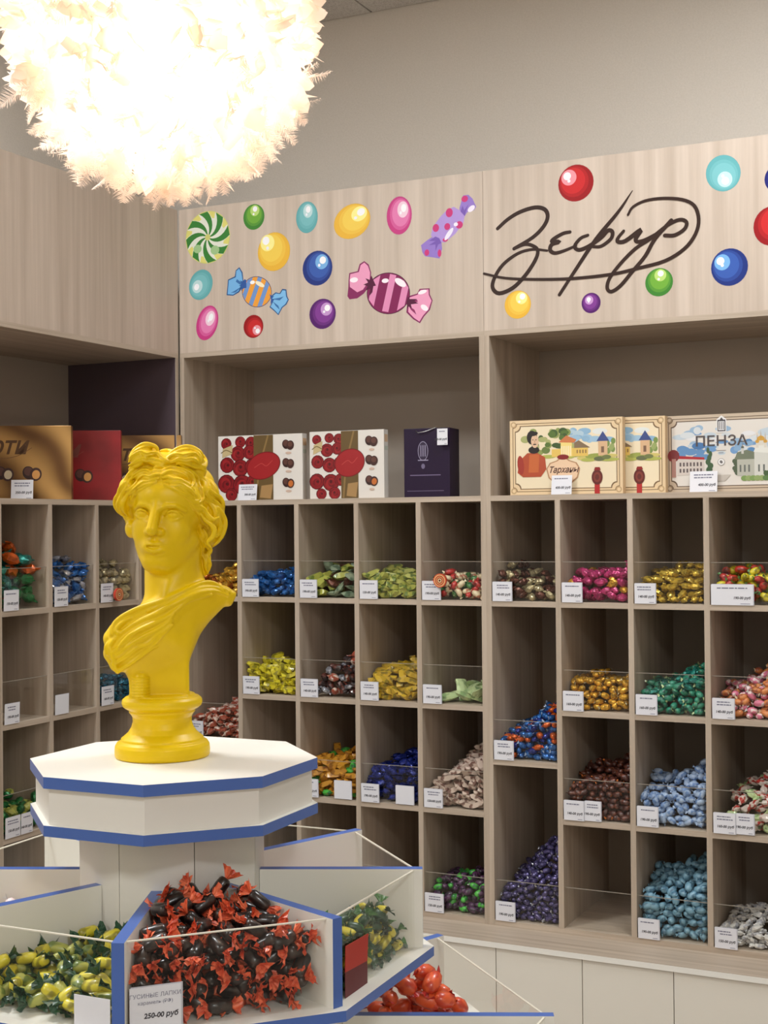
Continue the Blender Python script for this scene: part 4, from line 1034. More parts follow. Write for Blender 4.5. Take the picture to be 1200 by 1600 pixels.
def bin_fill(unit, col, z, L, kinds, where, hf=.06, hb=.10, skew=0.0, seed=1, dmax=.26, left0=0.0, n_tags=1, tagw=None, guard_on=True, thick=1.0, tilt_tag=0.0, blank2=False, blank=False, taller=0.0):
    rng = random.Random(seed)
    if unit == 'L': x0, x1 = EL[col][1], EL[col+1][0]; T = T_left
    else: E_ = EA if unit == 'A' else EB; x0, x1 = E_[col][1], E_[col+1][0]; T = T_back
    if guard_on: guard({'A': UA, 'B': UB, 'L': UL}[unit], x0, x1, z, 'y' if unit == 'L' else 'x')
    ph = rng.uniform(0, 6)
    if kinds:
        def height(u, v):
            g = hf+(hb-hf)*min(1, v*1.6); g *= 1+skew*(u-.5)*1.6; g += .008*math.sin(7*u+ph)+.006*math.sin(9*v+2*ph)
            if u < left0: g *= max(0, 1-(left0-u)/max(left0, .01)*1.0)
            if v > .75: g *= max(0.2, 1-(v-.75)*2.2)
            return max(0, g)
        heap((T, x0+.001, x1-.001, .0135, .0135+dmax, z), None, height, L, kinds, where, rng, thick)
    tw = tagw or .060; th_ = .057
    for k in range(n_tags):
        if unit == 'L': P = (.0005, x0+.003+k*(tw+.004), z); rz = math.pi/2
        else: P = (x0+.004+k*(tw+.002 if not blank2 else .118), -.0022-.0020*(0 if k else 1)*(n_tags-1), z+(.002 if k else 0)); rz = 0
        if unit == 'L': P = (.0042, x0+.003+k*(tw+.004), z)
        isb = blank or (blank2 and k == 1)
        lab = ('blank white card' if isb else 'white price tag')+(', second card,' if k else '')+' in front of the compartment '+where.replace('in the ', '', 1) if False else (('blank white price card' if isb else 'printed white price tag')+(' (right-hand one)' if k else (' (left-hand one)' if n_tags > 1 else ''))+' '+where)
        price_tag(lab, P, tw*(1 if not (k and not blank2) else .8), th_, rz, -.03+.02*rng.random(), isb, rng.choice(('150-00 руб', '140-00 руб', '190-00 руб', '160-00 руб')), rng=rng)
ROW = ['top row', 'second row', 'third row', 'bottom row']
CA = ['column right behind the bust', 'first full column right of the bust', 'second full column right of the bust', 'third full column right of the bust', 'last column before the unit joint']
CB = ['first column right of the unit joint', 'second column right of the unit joint', 'third column right of the unit joint', 'column cut by the right frame edge']
def W(r, c): return 'in '+ROW[r]+', '+c
zr = [ZR[1], ZR[2], ZR[3], ZR[4]]
# back unit behind the bust
bin_fill('A', 0, zr[0], .036, [(3, 'nut', 'gold', None, 'gold foil candy'), (1, 'nut', 'copper', None, 'copper red foil candy')], W(0, CA[0]), .07, .10, .3, 11)
bin_fill('A', 1, zr[0], .044, [(1, 'foil', 'blue', None, 'blue foil candy')], W(0, CA[1]), .075, .09, 0, 12)
bin_fill('A', 2, zr[0], .054, [(3, 'pouch', 'sage_w', None, 'grey green sachet candy'), (1.4, 'foil', 'brown', None, 'brown foil candy'), (1.6, 'bar', 'lime_w', None, 'yellow green bar candy')], W(0, CA[2]), .075, .105, .1, 13)
bin_fill('A', 3, zr[0], .044, [(3, 'bar', 'lime_w', None, 'light green bar candy')], W(0, CA[3]), .07, .09, 0, 14)
bin_fill('A', 4, zr[0], .038, [(1.4, 'gum', 'cream_w', 'cream_w', 'cream wrapped candy'), (1, 'gum', 'red_w', 'cream_w', 'red wrapped candy'), (.7, 'gum', 'green_w', 'green_w', 'dark green wrapped candy')], W(0, CA[4]), .065, .085, 0, 15)
bin_fill('A', 1, zr[1], .042, [(1, 'bar', 'yellow_w', None, 'bright yellow bar candy')], W(1, CA[1]), .085, .10, 0, 21)
bin_fill('A', 2, zr[1], .040, [(2, 'nut', 'dark_w', None, 'dark brown candy'), (1, 'foil', 'silver', None, 'silver foil candy'), (1.2, 'nut', 'rust_w', None, 'rust red candy')], W(1, CA[2]), .095, .13, .5, 22, left0=.35)
bin_fill('A', 3, zr[1], .044, [(1, 'bar', 'mustard_w', None, 'golden yellow bar candy')], W(1, CA[3]), .08, .12, .35, 23)
bin_fill('A', 4, zr[1], .062, [(1, 'pouch', 'mint_w', None, 'pale green sachet candy')], W(1, CA[4]), .035, .05, .3, 24, left0=.4)
bin_fill('A', 0, .8953, .042, [(1, 'foil', 'rust_w', None, 'red and white wrapped candy')], 'in the deep compartment, column right behind the bust', .085, .12, .5, 31)
bin_fill('A', 2, zr[2], .046, [(3, 'bar', 'amber_w', None, 'amber bar candy'), (.6, 'foil', 'brightgreen_w', None, 'green foil candy')], W(2, CA[2]), .10, .13, 0, 33, n_tags=2, blank2=True)
bin_fill('A', 3, zr[2], .046, [(1, 'foil', 'navy', None, 'dark blue foil candy')], W(2, CA[3]), .10, .15, .15, 34, n_tags=2, blank2=True)
bin_fill('A', 4, zr[2], .042, [(1, 'bar', 'beige_w', None, 'beige and brown bar candy')], W(2, CA[4]), .10, .15, .5, 35)
guard(UA, EA[1][1], EA[2][0], zr[2]); guard(UA, EA[2][1], EA[3][0], zr[3]); guard(UA, EA[3][1], EA[4][0], zr[3])
bin_fill('A', 4, zr[3], .036, [(2, 'gum', 'purple_w', 'dark_w', 'dark purple candy'), (.7, 'gum', 'brightgreen_w', 'green_w', 'bright green candy')], W(3, CA[4]), .075, .11, .2, 44)
# right-hand unit
bin_fill('B', 0, zr[0], .036, [(1.2, 'nut', 'brown', None, 'brown foil candy'), (1, 'nut', 'palegold', None, 'pale gold foil candy')], W(0, CB[0]), .07, .09, -.5, 51)
bin_fill('B', 1, zr[0], .038, [(4, 'nut', 'magenta', None, 'magenta foil candy'), (1, 'nut', 'gold', None, 'gold foil candy')], W(0, CB[1]), .085, .115, .25, 52)
bin_fill('B', 2, zr[0], .042, [(1, 'foil', 'oldgold', None, 'yellow gold foil candy')], W(0, CB[2]), .085, .105, .05, 53)
bin_fill('B', 3, zr[0], .042, [(2, 'gum', 'yellow_w', 'green_w', 'yellow candy with green twists'), (1.4, 'gum', 'red_w', 'green_w', 'red candy with green twists')], W(0, CB[3]), .085, .105, 0, 54, tagw=.115)
bin_fill('B', 0, .8953, .034, [(3, 'gum', 'blue', 'sky_w', 'blue wrapped candy'), (1, 'gum', 'orange', 'orange_w', 'orange foil candy'), (.7, 'gum', 'navy', 'navy', 'navy wrapped candy')], 'in the deep middle compartment, first column right of the joint', .09, .14, .5, 61)
bin_fill('B', 1, zr[1], .036, [(1, 'gum', 'gold', 'palegold', 'gold wrapped candy')], W(1, CB[1]), .085, .105, .1, 62)
bin_fill('B', 2, zr[1], .036, [(3, 'gum', 'tealc_w', 'mint_w', 'teal green candy'), (1, 'foil', 'teal', None, 'dark teal foil candy')], W(1, CB[2]), .085, .12, .3, 63)
bin_fill('B', 3, zr[1], .036, [(2, 'gum', 'peach_w', 'cream_w', 'orange caramel'), (1, 'gum', 'pink_w', 'white_w', 'pinkish caramel')], W(1, CB[3]), .075, .13, .4, 64)
bin_fill('B', 1, zr[2], .034, [(1, 'gum', 'choc_w', 'copper', 'dark brown candy with copper twists')], W(2, CB[1]), .10, .16, .3, 72, n_tags=2)
bin_fill('B', 2, zr[2], .036, [(1, 'gum', 'sky_w', 'sky_w', 'light blue wrapped candy')], W(2, CB[2]), .10, .15, .2, 73)
bin_fill('B', 3, zr[2], .042, [(1.2, 'foil', 'redwhite_w', None, 'red and white foil candy'), (.6, 'foil', 'mint_w', None, 'pale green foil candy')], W(2, CB[3]), .09, .14, .5, 74, n_tags=2, left0=.2)
bin_fill('B', 0, zr[3], .032, [(3, 'gum', 'violet', 'silver', 'dark violet candy with silver twists')], 'in bottom deep compartment, first column right of the joint', .11, .20, .5, 81)
guard(UB, EB[1][1], EB[2][0], zr[3])
bin_fill('B', 2, zr[3], .040, [(1, 'gum', 'aqua_w', 'aqua_w', 'greyish blue wrapped candy')], W(3, CB[2]), .13, .20, .15, 83, thick=1.0)
bin_fill('B', 3, zr[3], .036, [(1, 'foil', 'white_w', None, 'silver white foil candy')], W(3, CB[3]), .055, .075, 0, 84)
# left unit: columns away from the corner
CL = ['left unit column at the frame edge', 'left unit middle column', 'left unit column beside the bust']
bin_fill('L', 2, zr[0], .070, [(1.3, 'foil', 'teal', None, 'large teal foil candy'), (1.4, 'foil', 'orange', None, 'large orange foil candy'), (.8, 'foil', 'green', None, 'large green foil candy')], W(0, CL[0]), .15, .19, .1, 91, dmax=.2)
bin_fill('L', 3, zr[0], .046, [(2, 'foil', 'blue', None, 'blue foil candy'), (1, 'foil', 'silver', None, 'silver foil candy')], W(0, CL[1]), .11, .13, .2, 92)
bin_fill('L', 4, zr[0], .040, [(1, 'nut', 'palegold', None, 'pale gold foil candy')], W(0, CL[2]), .11, .13, .2, 93)
bin_fill('L', 2, zr[1], .04, None, W(1, CL[0]), n_tags=1, seed=94)
bin_fill('L', 3, zr[1], .04, None, W(1, CL[1]), n_tags=1, blank=True, seed=95)
bin_fill('L', 4, zr[1], .034, [(1, 'foil', 'tealblue', None, 'teal blue foil candy')], W(1, CL[2]), .06, .08, 0, 96)
bin_fill('L', 2, zr[2], .040, [(1, 'nut', 'green', None, 'dark green foil candy'), (.5, 'nut', 'lime_w', None, 'light green candy')], W(2, CL[0]), .085, .10, 0, 97, n_tags=2)

# round lollipops lying on the shelf tags
def lolly(label, P, rz, r):
    t = thing('lollipop', label, 'lollipop', P, rz, 'round spiral lollipops')
    p_ = Print(lambda u, v, k: (u, -k-.008, v)); b_ = MB()
    b_.v = []; n = 24
    V = [(r*math.cos(2*math.pi*j/n), y, r*math.sin(2*math.pi*j/n)) for y in (-.008, 0) for j in range(n)]
    b_.add(V, [tuple(range(n)), tuple(reversed(range(n, 2*n)))]+[(j, n+j, n+(j+1) % n, (j+1) % n) for j in range(n)], 0, srgb(190, 60, 40))
    b_.build('disc', M['print'], t, color=True)
    for i, c in enumerate(((206, 84, 50), (222, 180, 120), (170, 40, 34), (214, 150, 90), (150, 40, 30), (230, 200, 150), (90, 40, 24))): p_.ell(0, 0, r*(1-.14*i), r*(1-.14*i), c, 0, 24)
    p_.build('swirl', t)
lolly('red and cream spiral lollipop leaning on candies in the last column before the joint', (EA[4][1]+.068, -.006, zr[0]+.060), 0, .021)
lolly('red spiral lollipop beside the pale gold foil candies', (.013, EL[4][1]+.073, zr[0]+.022), math.pi/2, .020)

# ------------------------------------------------------------------ chocolate boxes on the display shelf
def choc(p_, x, z, s, cut=None, dark=(66, 38, 34)):
    p_.ell(x-.3*s, z+.02*s, .55*s, .62*s, (52, 28, 26), .3); p_.ell(x-.32*s, z+.15*s, .40*s, .40*s, (92, 56, 48), .3)
    p_.ell(x+.35*s, z-.12*s, .55*s, .62*s, dark, -.2)
    if cut: p_.ell(x+.38*s, z-.15*s, .36*s, .42*s, cut, -.2)
    else: p_.ell(x+.33*s, z, .36*s, .34*s, (98, 62, 52), -.2)
def giftbox(label, P, rz, w_, h_, d_, side, group=None, name='chocolate_box', tilt=0.0, back=None):
    t = thing(name, label, 'chocolate box', P, rz, group)
    b_ = MB(); b_.box(0, w_, 0, d_, 0, h_); o = b_.build('carton', side, t); bevel(o, .0012)
    return t
FB2 = lambda u, v, k: (u, -k, v)
m_white = newmat('white_carton', srgb(226, 220, 212), .4)[0]; m_gold, nt, b = newmat('gold_satin_print', srgb(176, 132, 66), .35, .25)
wv = nt.nodes.new('ShaderNodeTexWave'); wv.wave_type = 'BANDS'; wv.bands_direction = 'DIAGONAL'; wv.inputs['Scale'].default_value = 3.2; wv.inputs['Distortion'].default_value = 7; wv.inputs['Detail'].default_value = 2; wv.inputs['Detail Scale'].default_value = .7
tc = nt.nodes.new('ShaderNodeTexCoord'); rp = nt.nodes.new('ShaderNodeValToRGB'); rp.color_ramp.elements[0].color = (*srgb(104, 68, 30), 1); rp.color_ramp.elements[1].color = (*srgb(190, 146, 84), 1)
nt.links.new(tc.outputs['Object'], wv.inputs['Vector']); nt.links.new(wv.outputs['Fac'], rp.inputs[0]); nt.links.new(rp.outputs[0], b.inputs['Base Color'])
m_redbox, nt, b = newmat('red_satin_print', srgb(160, 30, 34), .38); noise_color(m_redbox, nt, b, srgb(120, 18, 24), srgb(156, 28, 34), (1, 1, 1), 9, 2)
m_purple = newmat('dark_purple_carton', srgb(36, 20, 48), .4, 0, .25)[0]; m_cream = newmat('cream_carton', srgb(214, 182, 140), .45)[0]; m_grey = newmat('grey_brown_carton', srgb(160, 140, 118), .4)[0]

def rose_box(label, x, y, w_, h_, d_, rz):
    t = giftbox(label, (x, y, ZR[0]+.0003), rz, w_, h_, d_, m_white, 'rose chocolate boxes')
    p_ = Print(FB2); R1, R2, R3c, R4 = (112, 18, 24), (138, 24, 30), (156, 34, 38), (84, 12, 18)
    for cx, cz, s in ((.10, .88, .08), (.27, .90, .08), (.40, .88, .09), (.11, .55, .11), (.24, .72, .11), (.38, .74, .10), (.27, .50, .12), (.41, .52, .11), (.10, .26, .13), (.29, .24, .14), (.42, .28, .10), (.16, .06, .09), (.34, .05, .10)):
        X, Z, s2 = cx*w_, cz*h_, s*w_*.80
        Z = min(Z, h_-s2*.9); Z = max(Z, s2*.85); X = max(X, s2*.9)
        p_.ell(X, Z, s2, s2*.95, R4, 0, 14); p_.ell(X, Z, s2*.93, s2*.88, R2, .3, 9)
        for q_, (fx, c_) in enumerate(((.70, R1), (.62, R3c), (.44, R1), (.38, R2), (.2, R4))):
            a = q_*1.3+cx*9; p_.ell(X+.10*s2*math.cos(a), Z+.10*s2*math.sin(a), s2*fx, s2*fx*.85, c_, a, 9)
    p_.poly([(.43*w_, .001), (.66*w_, .001), (.66*w_, h_-.001), (.43*w_, h_-.001)], (104, 82, 46))
    p_.poly([(.50*w_, .04*h_), (.63*w_, .02*h_), (.655*w_, .24*h_), (.52*w_, .22*h_)], (168, 132, 84))
    p_.ribbon([(.46*w_, .02*h_), (.50*w_, .5*h_), (.60*w_, .98*h_)], .006, (140, 112, 66))
    p_.poly([(.05*w_, .66*h_), (.17*w_, .72*h_), (.18*w_, .86*h_), (.06*w_, .80*h_)], (196, 176, 130)); p_.ribbon([(.04*w_, .74*h_), (.10*w_, .78*h_), (.17*w_, .74*h_)], .003, (120, 100, 60))
    p_.ell(.545*w_, .525*h_, .205*w_, .205*h_, (116, 16, 22), .30, 40); p_.ell(.545*w_, .525*h_, .195*w_, .192*h_, (160, 32, 36), .30, 40)
    p_.ribbon([(.44*w_, .50*h_), (.52*w_, .56*h_), (.58*w_, .52*h_), (.65*w_, .60*h_)], .002, (190, 70, 66))
    for cz in (.84, .56, .26): choc(p_, .835*w_, cz*h_, .115*h_, (196, 110, 50) if cz == .26 else None); p_.ell(.84*w_, (cz-.13)*h_, .035*w_, .018*h_, (206, 178, 160))
    p_.build('printed_cover', t)
    p2 = Print(lambda u, v, k: (w_+k, u, v)); p2.poly([(.004, .82*h_), (d_-.004, .82*h_), (d_-.004, .93*h_), (.004, .93*h_)], (222, 186, 150)); p2.poly([(.004, .70*h_), (d_-.004, .70*h_), (d_-.004, .76*h_), (.004, .76*h_)], (200, 206, 190)); p2.build('printed_side', t)
rose_box('rose and chocolate picture box at the left end of the back display shelf', .1330, .030, .315, .213, .032, R_(1.5))
rose_box('rose and chocolate picture box standing between the other rose box and purple bag', .4790, .030, .262, .215, .032, R_(1.5))
# purple carrier
t = giftbox('dark purple gift bag with silver emblem and hanging tag on display shelf', (.8130, .030, ZR[0]+.0003), R_(4), .150, .212, .090, m_purple, name='gift_bag')
t['category'] = 'gift bag'
p_ = Print(FB2); SV = (150, 142, 168)
p_.poly(circ(.063, .142, .017, .030, 0, 4+20), SV); p_.ell(.063, .142, .0152, .028, (40, 24, 56), 0, 24)
for dx_ in (-.007, 0, .007): p_.poly([(.063+dx_-.0014, .125), (.063+dx_+.0014, .125), (.063+dx_+.0014, .160), (.063+dx_-.0014, .160)], SV)
p_.poly([(.046, .112), (.080, .112), (.080, .115), (.046, .115)], SV); p_.ell(.063, .095, .006, .008, (110, 100, 130)); p_.poly([(.02, .066), (.12, .066), (.12, .069), (.02, .069)], (110, 96, 130)); p_.poly([(.01, .018), (.13, .018), (.13, .020), (.01, .020)], (96, 84, 112))
p_.build('printed_emblem', t)
q = MB(); q.tube([(.040, -.002, .205), (.050, -.006, .198), (.075, -.007, .202), (.098, -.004, .210), (.108, .002, .214)], .0014, 6); q.build('cord_handle', M['steel'], t)
price_tag('small white tag hanging from the purple gift bag', (.8130+.118, .018, ZR[0]+.158), .034, .050, R_(2), 0, False, '200-00 руб', group=None, sleeve=False)

def scene_box(label, x, y, w_, h_, d_, rz, town):
    side = m_grey if town else m_cream
    t = giftbox(label, (x, y, ZR[0]+.0003), rz, w_, h_, d_, side, None if town else 'estate picture boxes')
    p_ = Print(FB2); FRM = (120, 92, 62) if not town else (96, 76, 60); BG = (226, 200, 160) if not town else (196, 178, 156)
    p_.poly([(.001, .001), (w_-.001, .001), (w_-.001, h_-.001), (.001, h_-.001)], BG)
    m_ = .030*w_
    def notched(m, nn):
        a, b, c, d = m, w_-m, m, h_-m; out = []
        for (cx, cz, a0) in ((a, c, 90), (b, c, 180), (b, d, 270), (a, d, 0)):
            pp = [(cx+nn*math.cos(R_(a0-90*j/5)), cz+nn*math.sin(R_(a0-90*j/5))) for j in range(6)]; out += pp
        return out
    p_.poly(notched(m_*.9, .012), FRM); p_.poly(notched(m_*1.1, .0122), BG)
    p_.poly(notched(m_*1.6, .016), FRM)
    p_.poly(notched(m_*1.85, .0165), (236, 220, 188) if not town else (220, 214, 206))
    for cx, cz in ((m_*1.2, m_*1.2), (w_-m_*1.2, m_*1.2), (m_*1.2, h_-m_*1.2), (w_-m_*1.2, h_-m_*1.2)): p_.ell(cx, cz, .009, .009, (190, 160, 120) if not town else (140, 120, 98)); p_.ell(cx, cz, .005, .005, BG)
    def E(u, v, ru, rv, c, a=0, n=14): p_.ell(u*w_, v*h_, ru*w_, rv*h_, c, a, n)
    def Q(pts, c): p_.poly([(a*w_, b*h_) for a, b in pts], c)
    rr = random.Random(8)
    if not town:
        for i in range(16): E(rr.uniform(.48, .88), rr.uniform(.70, .84), rr.uniform(.03, .07), rr.uniform(.03, .05), rr.choice(((140, 178, 206), (176, 200, 214), (222, 226, 222), (156, 190, 214))))
        for i in range(26): E(rr.uniform(.14, .56), rr.uniform(.56, .86), rr.uniform(.02, .045), rr.uniform(.03, .055), rr.choice(((104, 124, 62), (140, 152, 84), (66, 92, 44), (168, 172, 110))))
        for i in range(10): E(rr.uniform(.34, .52), rr.uniform(.62, .84), rr.uniform(.02, .04), rr.uniform(.03, .05), rr.choice(((58, 84, 40), (84, 112, 48))))
        for i in range(10): E(rr.uniform(.86, .92), rr.uniform(.52, .70), .02, .04, rr.choice(((120, 144, 76), (150, 164, 100))))
        for i in range(14): E(rr.uniform(.34, .9), rr.uniform(.44, .52), rr.uniform(.05, .09), .025, rr.choice(((176, 180, 88), (206, 190, 110), (150, 160, 76))))
        Q([(.38, .50), (.70, .50), (.70, .62), (.38, .60)], (226, 190, 96)); Q([(.46, .50), (.56, .50), (.56, .70), (.46, .70)], (240, 214, 130)); Q([(.44, .69), (.51, .78), (.60, .72), (.58, .68)], (204, 120, 70)); Q([(.58, .68), (.62, .71), (.72, .61), (.58, .61)], (132, 110, 84))
        for i in range(6): Q([(.465+.016*i, .51), (.470+.016*i, .51), (.470+.016*i, .64), (.465+.016*i, .64)], (246, 240, 224))
        for i in range(4): Q([(.60+.025*i, .54), (.612+.025*i, .54), (.612+.025*i, .585), (.60+.025*i, .585)], (150, 116, 70))
        Q([(.79, .50), (.87, .50), (.87, .70), (.79, .70)], (214, 176, 136)); Q([(.775, .69), (.83, .82), (.885, .69)], (56, 74, 132)); Q([(.815, .54), (.84, .54), (.84, .62), (.815, .62)], (120, 90, 70))
        E(.80, .46, .05, .03, (96, 104, 70)); E(.86, .48, .04, .03, (110, 120, 70))
        # figure in a red coat
        Q([(.07, .30), (.09, .46), (.16, .56), (.25, .56), (.32, .50), (.33, .34), (.28, .24), (.12, .24)], (176, 74, 42)); Q([(.17, .30), (.26, .30), (.27, .54), (.18, .54)], (196, 100, 50)); E(.10, .40, .03, .13, (160, 50, 36), .1)
        E(.22, .60, .050, .050, (34, 26, 24)); E(.205, .765, .048, .095, (30, 22, 22), .1); E(.229, .715, .034, .088, (222, 184, 152), .05, 20); E(.222, .815, .036, .028, (30, 22, 22), .2)
        E(.228, .675, .016, .009, (56, 36, 30)); E(.212, .735, .006, .006, (50, 34, 30)); E(.240, .735, .006, .006, (50, 34, 30)); Q([(.225, .73), (.232, .73), (.234, .695), (.222, .695)], (200, 156, 126))
        # plaque with the name in cursive
        p_.poly([(a*w_, b*h_) for a, b in ((.35, .22), (.33, .34), (.36, .42), (.42, .45), (.48, .52), (.54, .45), (.60, .42), (.63, .34), (.61, .22), (.55, .14), (.48, .10), (.41, .14))], (180, 134, 96))
        p_.poly([(a*w_, b*h_) for a, b in ((.36, .23), (.34, .34), (.37, .41), (.43, .44), (.48, .50), (.53, .44), (.59, .41), (.62, .34), (.60, .23), (.54, .15), (.48, .12), (.42, .15))], (234, 200, 166))
        E(.48, .495, .052, .035, (130, 26, 26), 0, 24)
        p_.text('Тарханы', .48*w_, .29*h_, .025, (74, 34, 30), .35, .0006, sx=.86)
        Q([(.755, .005), (.800, .005), (.800, .20), (.755, .20)], (176, 36, 36)); E(.778, .22, .048, .10, (96, 30, 26), 0, 22); E(.778, .22, .032, .066, (128, 52, 42), 0, 22); Q([(.75, .31), (.81, .31), (.80, .35), (.76, .35)], (140, 28, 28)); E(.778, .22, .018, .038, (96, 34, 28), 0, 16)
    else:
        for i in range(34): E(rr.uniform(.10, .92), rr.uniform(.48, .84), rr.uniform(.03, .08), rr.uniform(.02, .05), rr.choice(((150, 178, 204), (190, 204, 214), (222, 222, 224), (108, 150, 196), (206, 212, 216))))
        for i in range(12): E(rr.uniform(.08, .34), rr.uniform(.40, .60), rr.uniform(.03, .06), rr.uniform(.03, .05), rr.choice(((70, 116, 168), (96, 140, 186))))
        for i in range(9): E(rr.uniform(.60, .72), rr.uniform(.52, .66), .03, .03, rr.choice(((84, 132, 180), (130, 166, 200))))
        Q([(.10, .22), (.33, .24), (.33, .42), (.10, .44)], (206, 196, 188)); Q([(.10, .44), (.33, .42), (.33, .45), (.10, .48)], (170, 36, 46))
        for i in range(7):
            for j in range(2): Q([(.12+.029*i, .26+.08*j), (.135+.029*i, .26+.08*j), (.135+.029*i, .31+.08*j), (.12+.029*i, .31+.08*j)], (96, 84, 84))
        for i in range(7): E(.36+.01*(i % 3), .24+.05*i, .03-.003*i, .04, (64, 92, 60))
        for i in range(7): E(.60-.01*(i % 3), .24+.03*i, .02, .03, (78, 92, 70))
        E(.07, .48, .05, .08, (120, 40, 44)); Q([(.055, .2), (.09, .2), (.09, .44), (.055, .44)], (176, 130, 120))
        Q([(.60, .20), (.74, .20), (.74, .42), (.60, .42)], (178, 178, 166)); Q([(.58, .41), (.60, .50), (.68, .53), (.74, .50), (.76, .41)], (112, 120, 100)); Q([(.74, .18), (.90, .18), (.90, .46), (.74, .52)], (206, 206, 198)); Q([(.735, .50), (.76, .60), (.84, .60), (.86, .48)], (222, 222, 214))
        Q([(.86, .22), (.95, .22), (.95, .44), (.86, .46)], (176, 174, 170))
        for u in (.62, .655, .69, .77, .81, .85): Q([(u, .25), (u+.014, .25), (u+.014, .34), (u, .34)], (100, 104, 100))
        for u, v, r_ in ((.795, .66, .030), (.765, .63, .016), (.83, .63, .016)): E(u, v, r_, r_*1.4, (206, 156, 62)); Q([(u-.004, v), (u+.004, v), (u, v+.12)], (190, 146, 70)); Q([(u-r_*.7, v-.08), (u+r_*.7, v-.08), (u+r_*.7, v-.02), (u-r_*.7, v-.02)], (214, 208, 196))
        for u, v in ((.645, .56), (.905, .55)): E(u, v, .012, .022, (96, 100, 96)); Q([(u-.003, v), (u+.003, v), (u, v+.09)], (110, 108, 100)); Q([(u-.01, v-.08), (u+.01, v-.08), (u+.01, v-.01), (u-.01, v-.01)], (200, 198, 190))
        for i in range(9): E(.66+.035*i, .17, .03, .035, rr.choice(((120, 150, 84), (90, 124, 70), (140, 160, 100))))
        for i in range(6): E(.83+.022*i, .23, .018, .035, (66, 90, 56))
        Q([(.94, .25), (.965, .25), (.955, .56)], (70, 84, 66)); Q([(.30, .14), (.50, .14), (.55, .22), (.25, .22)], (190, 182, 172))
        # emblem and title
        Q([(.435, .76), (.515, .76), (.515, .93), (.475, .98), (.435, .93)], (228, 226, 226)); Q([(.442, .775), (.508, .775), (.508, .925), (.490, .925), (.475, .955), (.460, .925), (.442, .925)], (70, 66, 70)); Q([(.450, .79), (.500, .79), (.500, .905), (.450, .905)], (222, 222, 224))
        for u in (.460, .475, .490): Q([(u-.003, .80), (u+.003, .80), (u+.003, .90), (u-.003, .90)], (70, 66, 70))
        p_.text('ПЕНЗА', .470*w_, .595*h_, .040, (78, 70, 72), 0, .0005, sx=1.12)
        Q([(.43, .53), (.51, .53), (.51, .536), (.43, .536)], (120, 112, 112)); Q([(.45, .50), (.49, .50), (.49, .506), (.45, .506)], (120, 112, 112))
        p_.ell(.47*w_, .385*h_, .010, .010, (120, 116, 116), 0, 24); p_.ell(.47*w_, .385*h_, .009, .009, (232, 230, 228), 0, 24); p_.ell(.47*w_, .385*h_, .004, .005, (110, 106, 106), .6, 12)
    p_.build('printed_cover', t)
    return t
scene_box('cream picture box with red-coated figure and yellow manor, nearest the unit joint', 1.1640, .026, .3440, .222, .030, R_(1.2), False)
scene_box('cream picture box with manor, half hidden behind its twin', 1.2790, .062, .3440, .222, .030, R_(1.2), False)
scene_box('grey-brown city picture box with church and dark title, rightmost on the shelf', 1.6150, .100, .345, .222, .030, R_(-2.5), True)
def flat_tag(label, P, rz, wd, ht, lean, price): price_tag(label, P, wd, ht, rz, lean, False, price, group='price tags on the display shelf', sleeve=False, rng=random.Random(len(label)))
flat_tag('white price tag leaning on the rose box nearest the bust', (.1330+.083, .018, ZR[0]+.0003), 0, .070, .052, .14, '300-00 руб')
flat_tag('white price tag leaning on the cream box with the red-coated figure', (1.1640+.135, .006, ZR[0]+.0003), 0, .062, .056, .16, '400-00 руб')
flat_tag('white price tag leaning on the grey-brown city picture box', (1.6150+.075, .074, ZR[0]+.0003), 0, .078, .060, .14, '400-00 руб')
# gold and red boxes on the left unit, turned towards the room
def satin_box(label, right, w_, h_, d_, yaw, mat, txt):
    c_, s_ = math.cos(yaw), math.sin(yaw); P = (right[0]-w_*c_, right[1]-w_*s_, ZR[0]+.0003)
    t = giftbox(label, P, yaw, w_, h_, d_, mat, 'satin print chocolate boxes')
    p_ = Print(FB2)
    p_.text(txt, w_*.62, h_*.62, .072, (92, 60, 34) if mat is m_gold else (120, 62, 54), .30, .0012, align='RIGHT', sx=.95)
    p_.ribbon([(w_*.30, h_*.60), (w_*.42, h_*.56), (w_*.55, h_*.60), (w_*.66, h_*.70)], .002, (120, 84, 50) if mat is m_gold else (140, 60, 54))
    for x, c in ((.36, (214, 200, 170)), (.60, (222, 160, 90)), (.14, (200, 140, 90))): choc(p_, x*w_+.06*w_, h_*.36, .032, c)
    p_.build('printed_cover', t); return t
satin_box('gold satin print chocolate box at the left frame edge', (-.004, -.5590), .34, .2200, .035, R_(30), m_gold, 'Ассорти')
satin_box('red satin print chocolate box between two gold ones', (-.010, -.3080), .34, .2200, .035, R_(31), m_redbox, 'Ассорти')
satin_box('gold satin print chocolate box behind the bust top', (.0130, -.0080), .34, .2200, .035, R_(32), m_gold, 'Ассорти')
flat_tag('white price tag leaning on the leftmost gold chocolate box', (-.130, -.6800, ZR[0]+.0003), R_(30), .064, .058, .16, '350-00 руб')

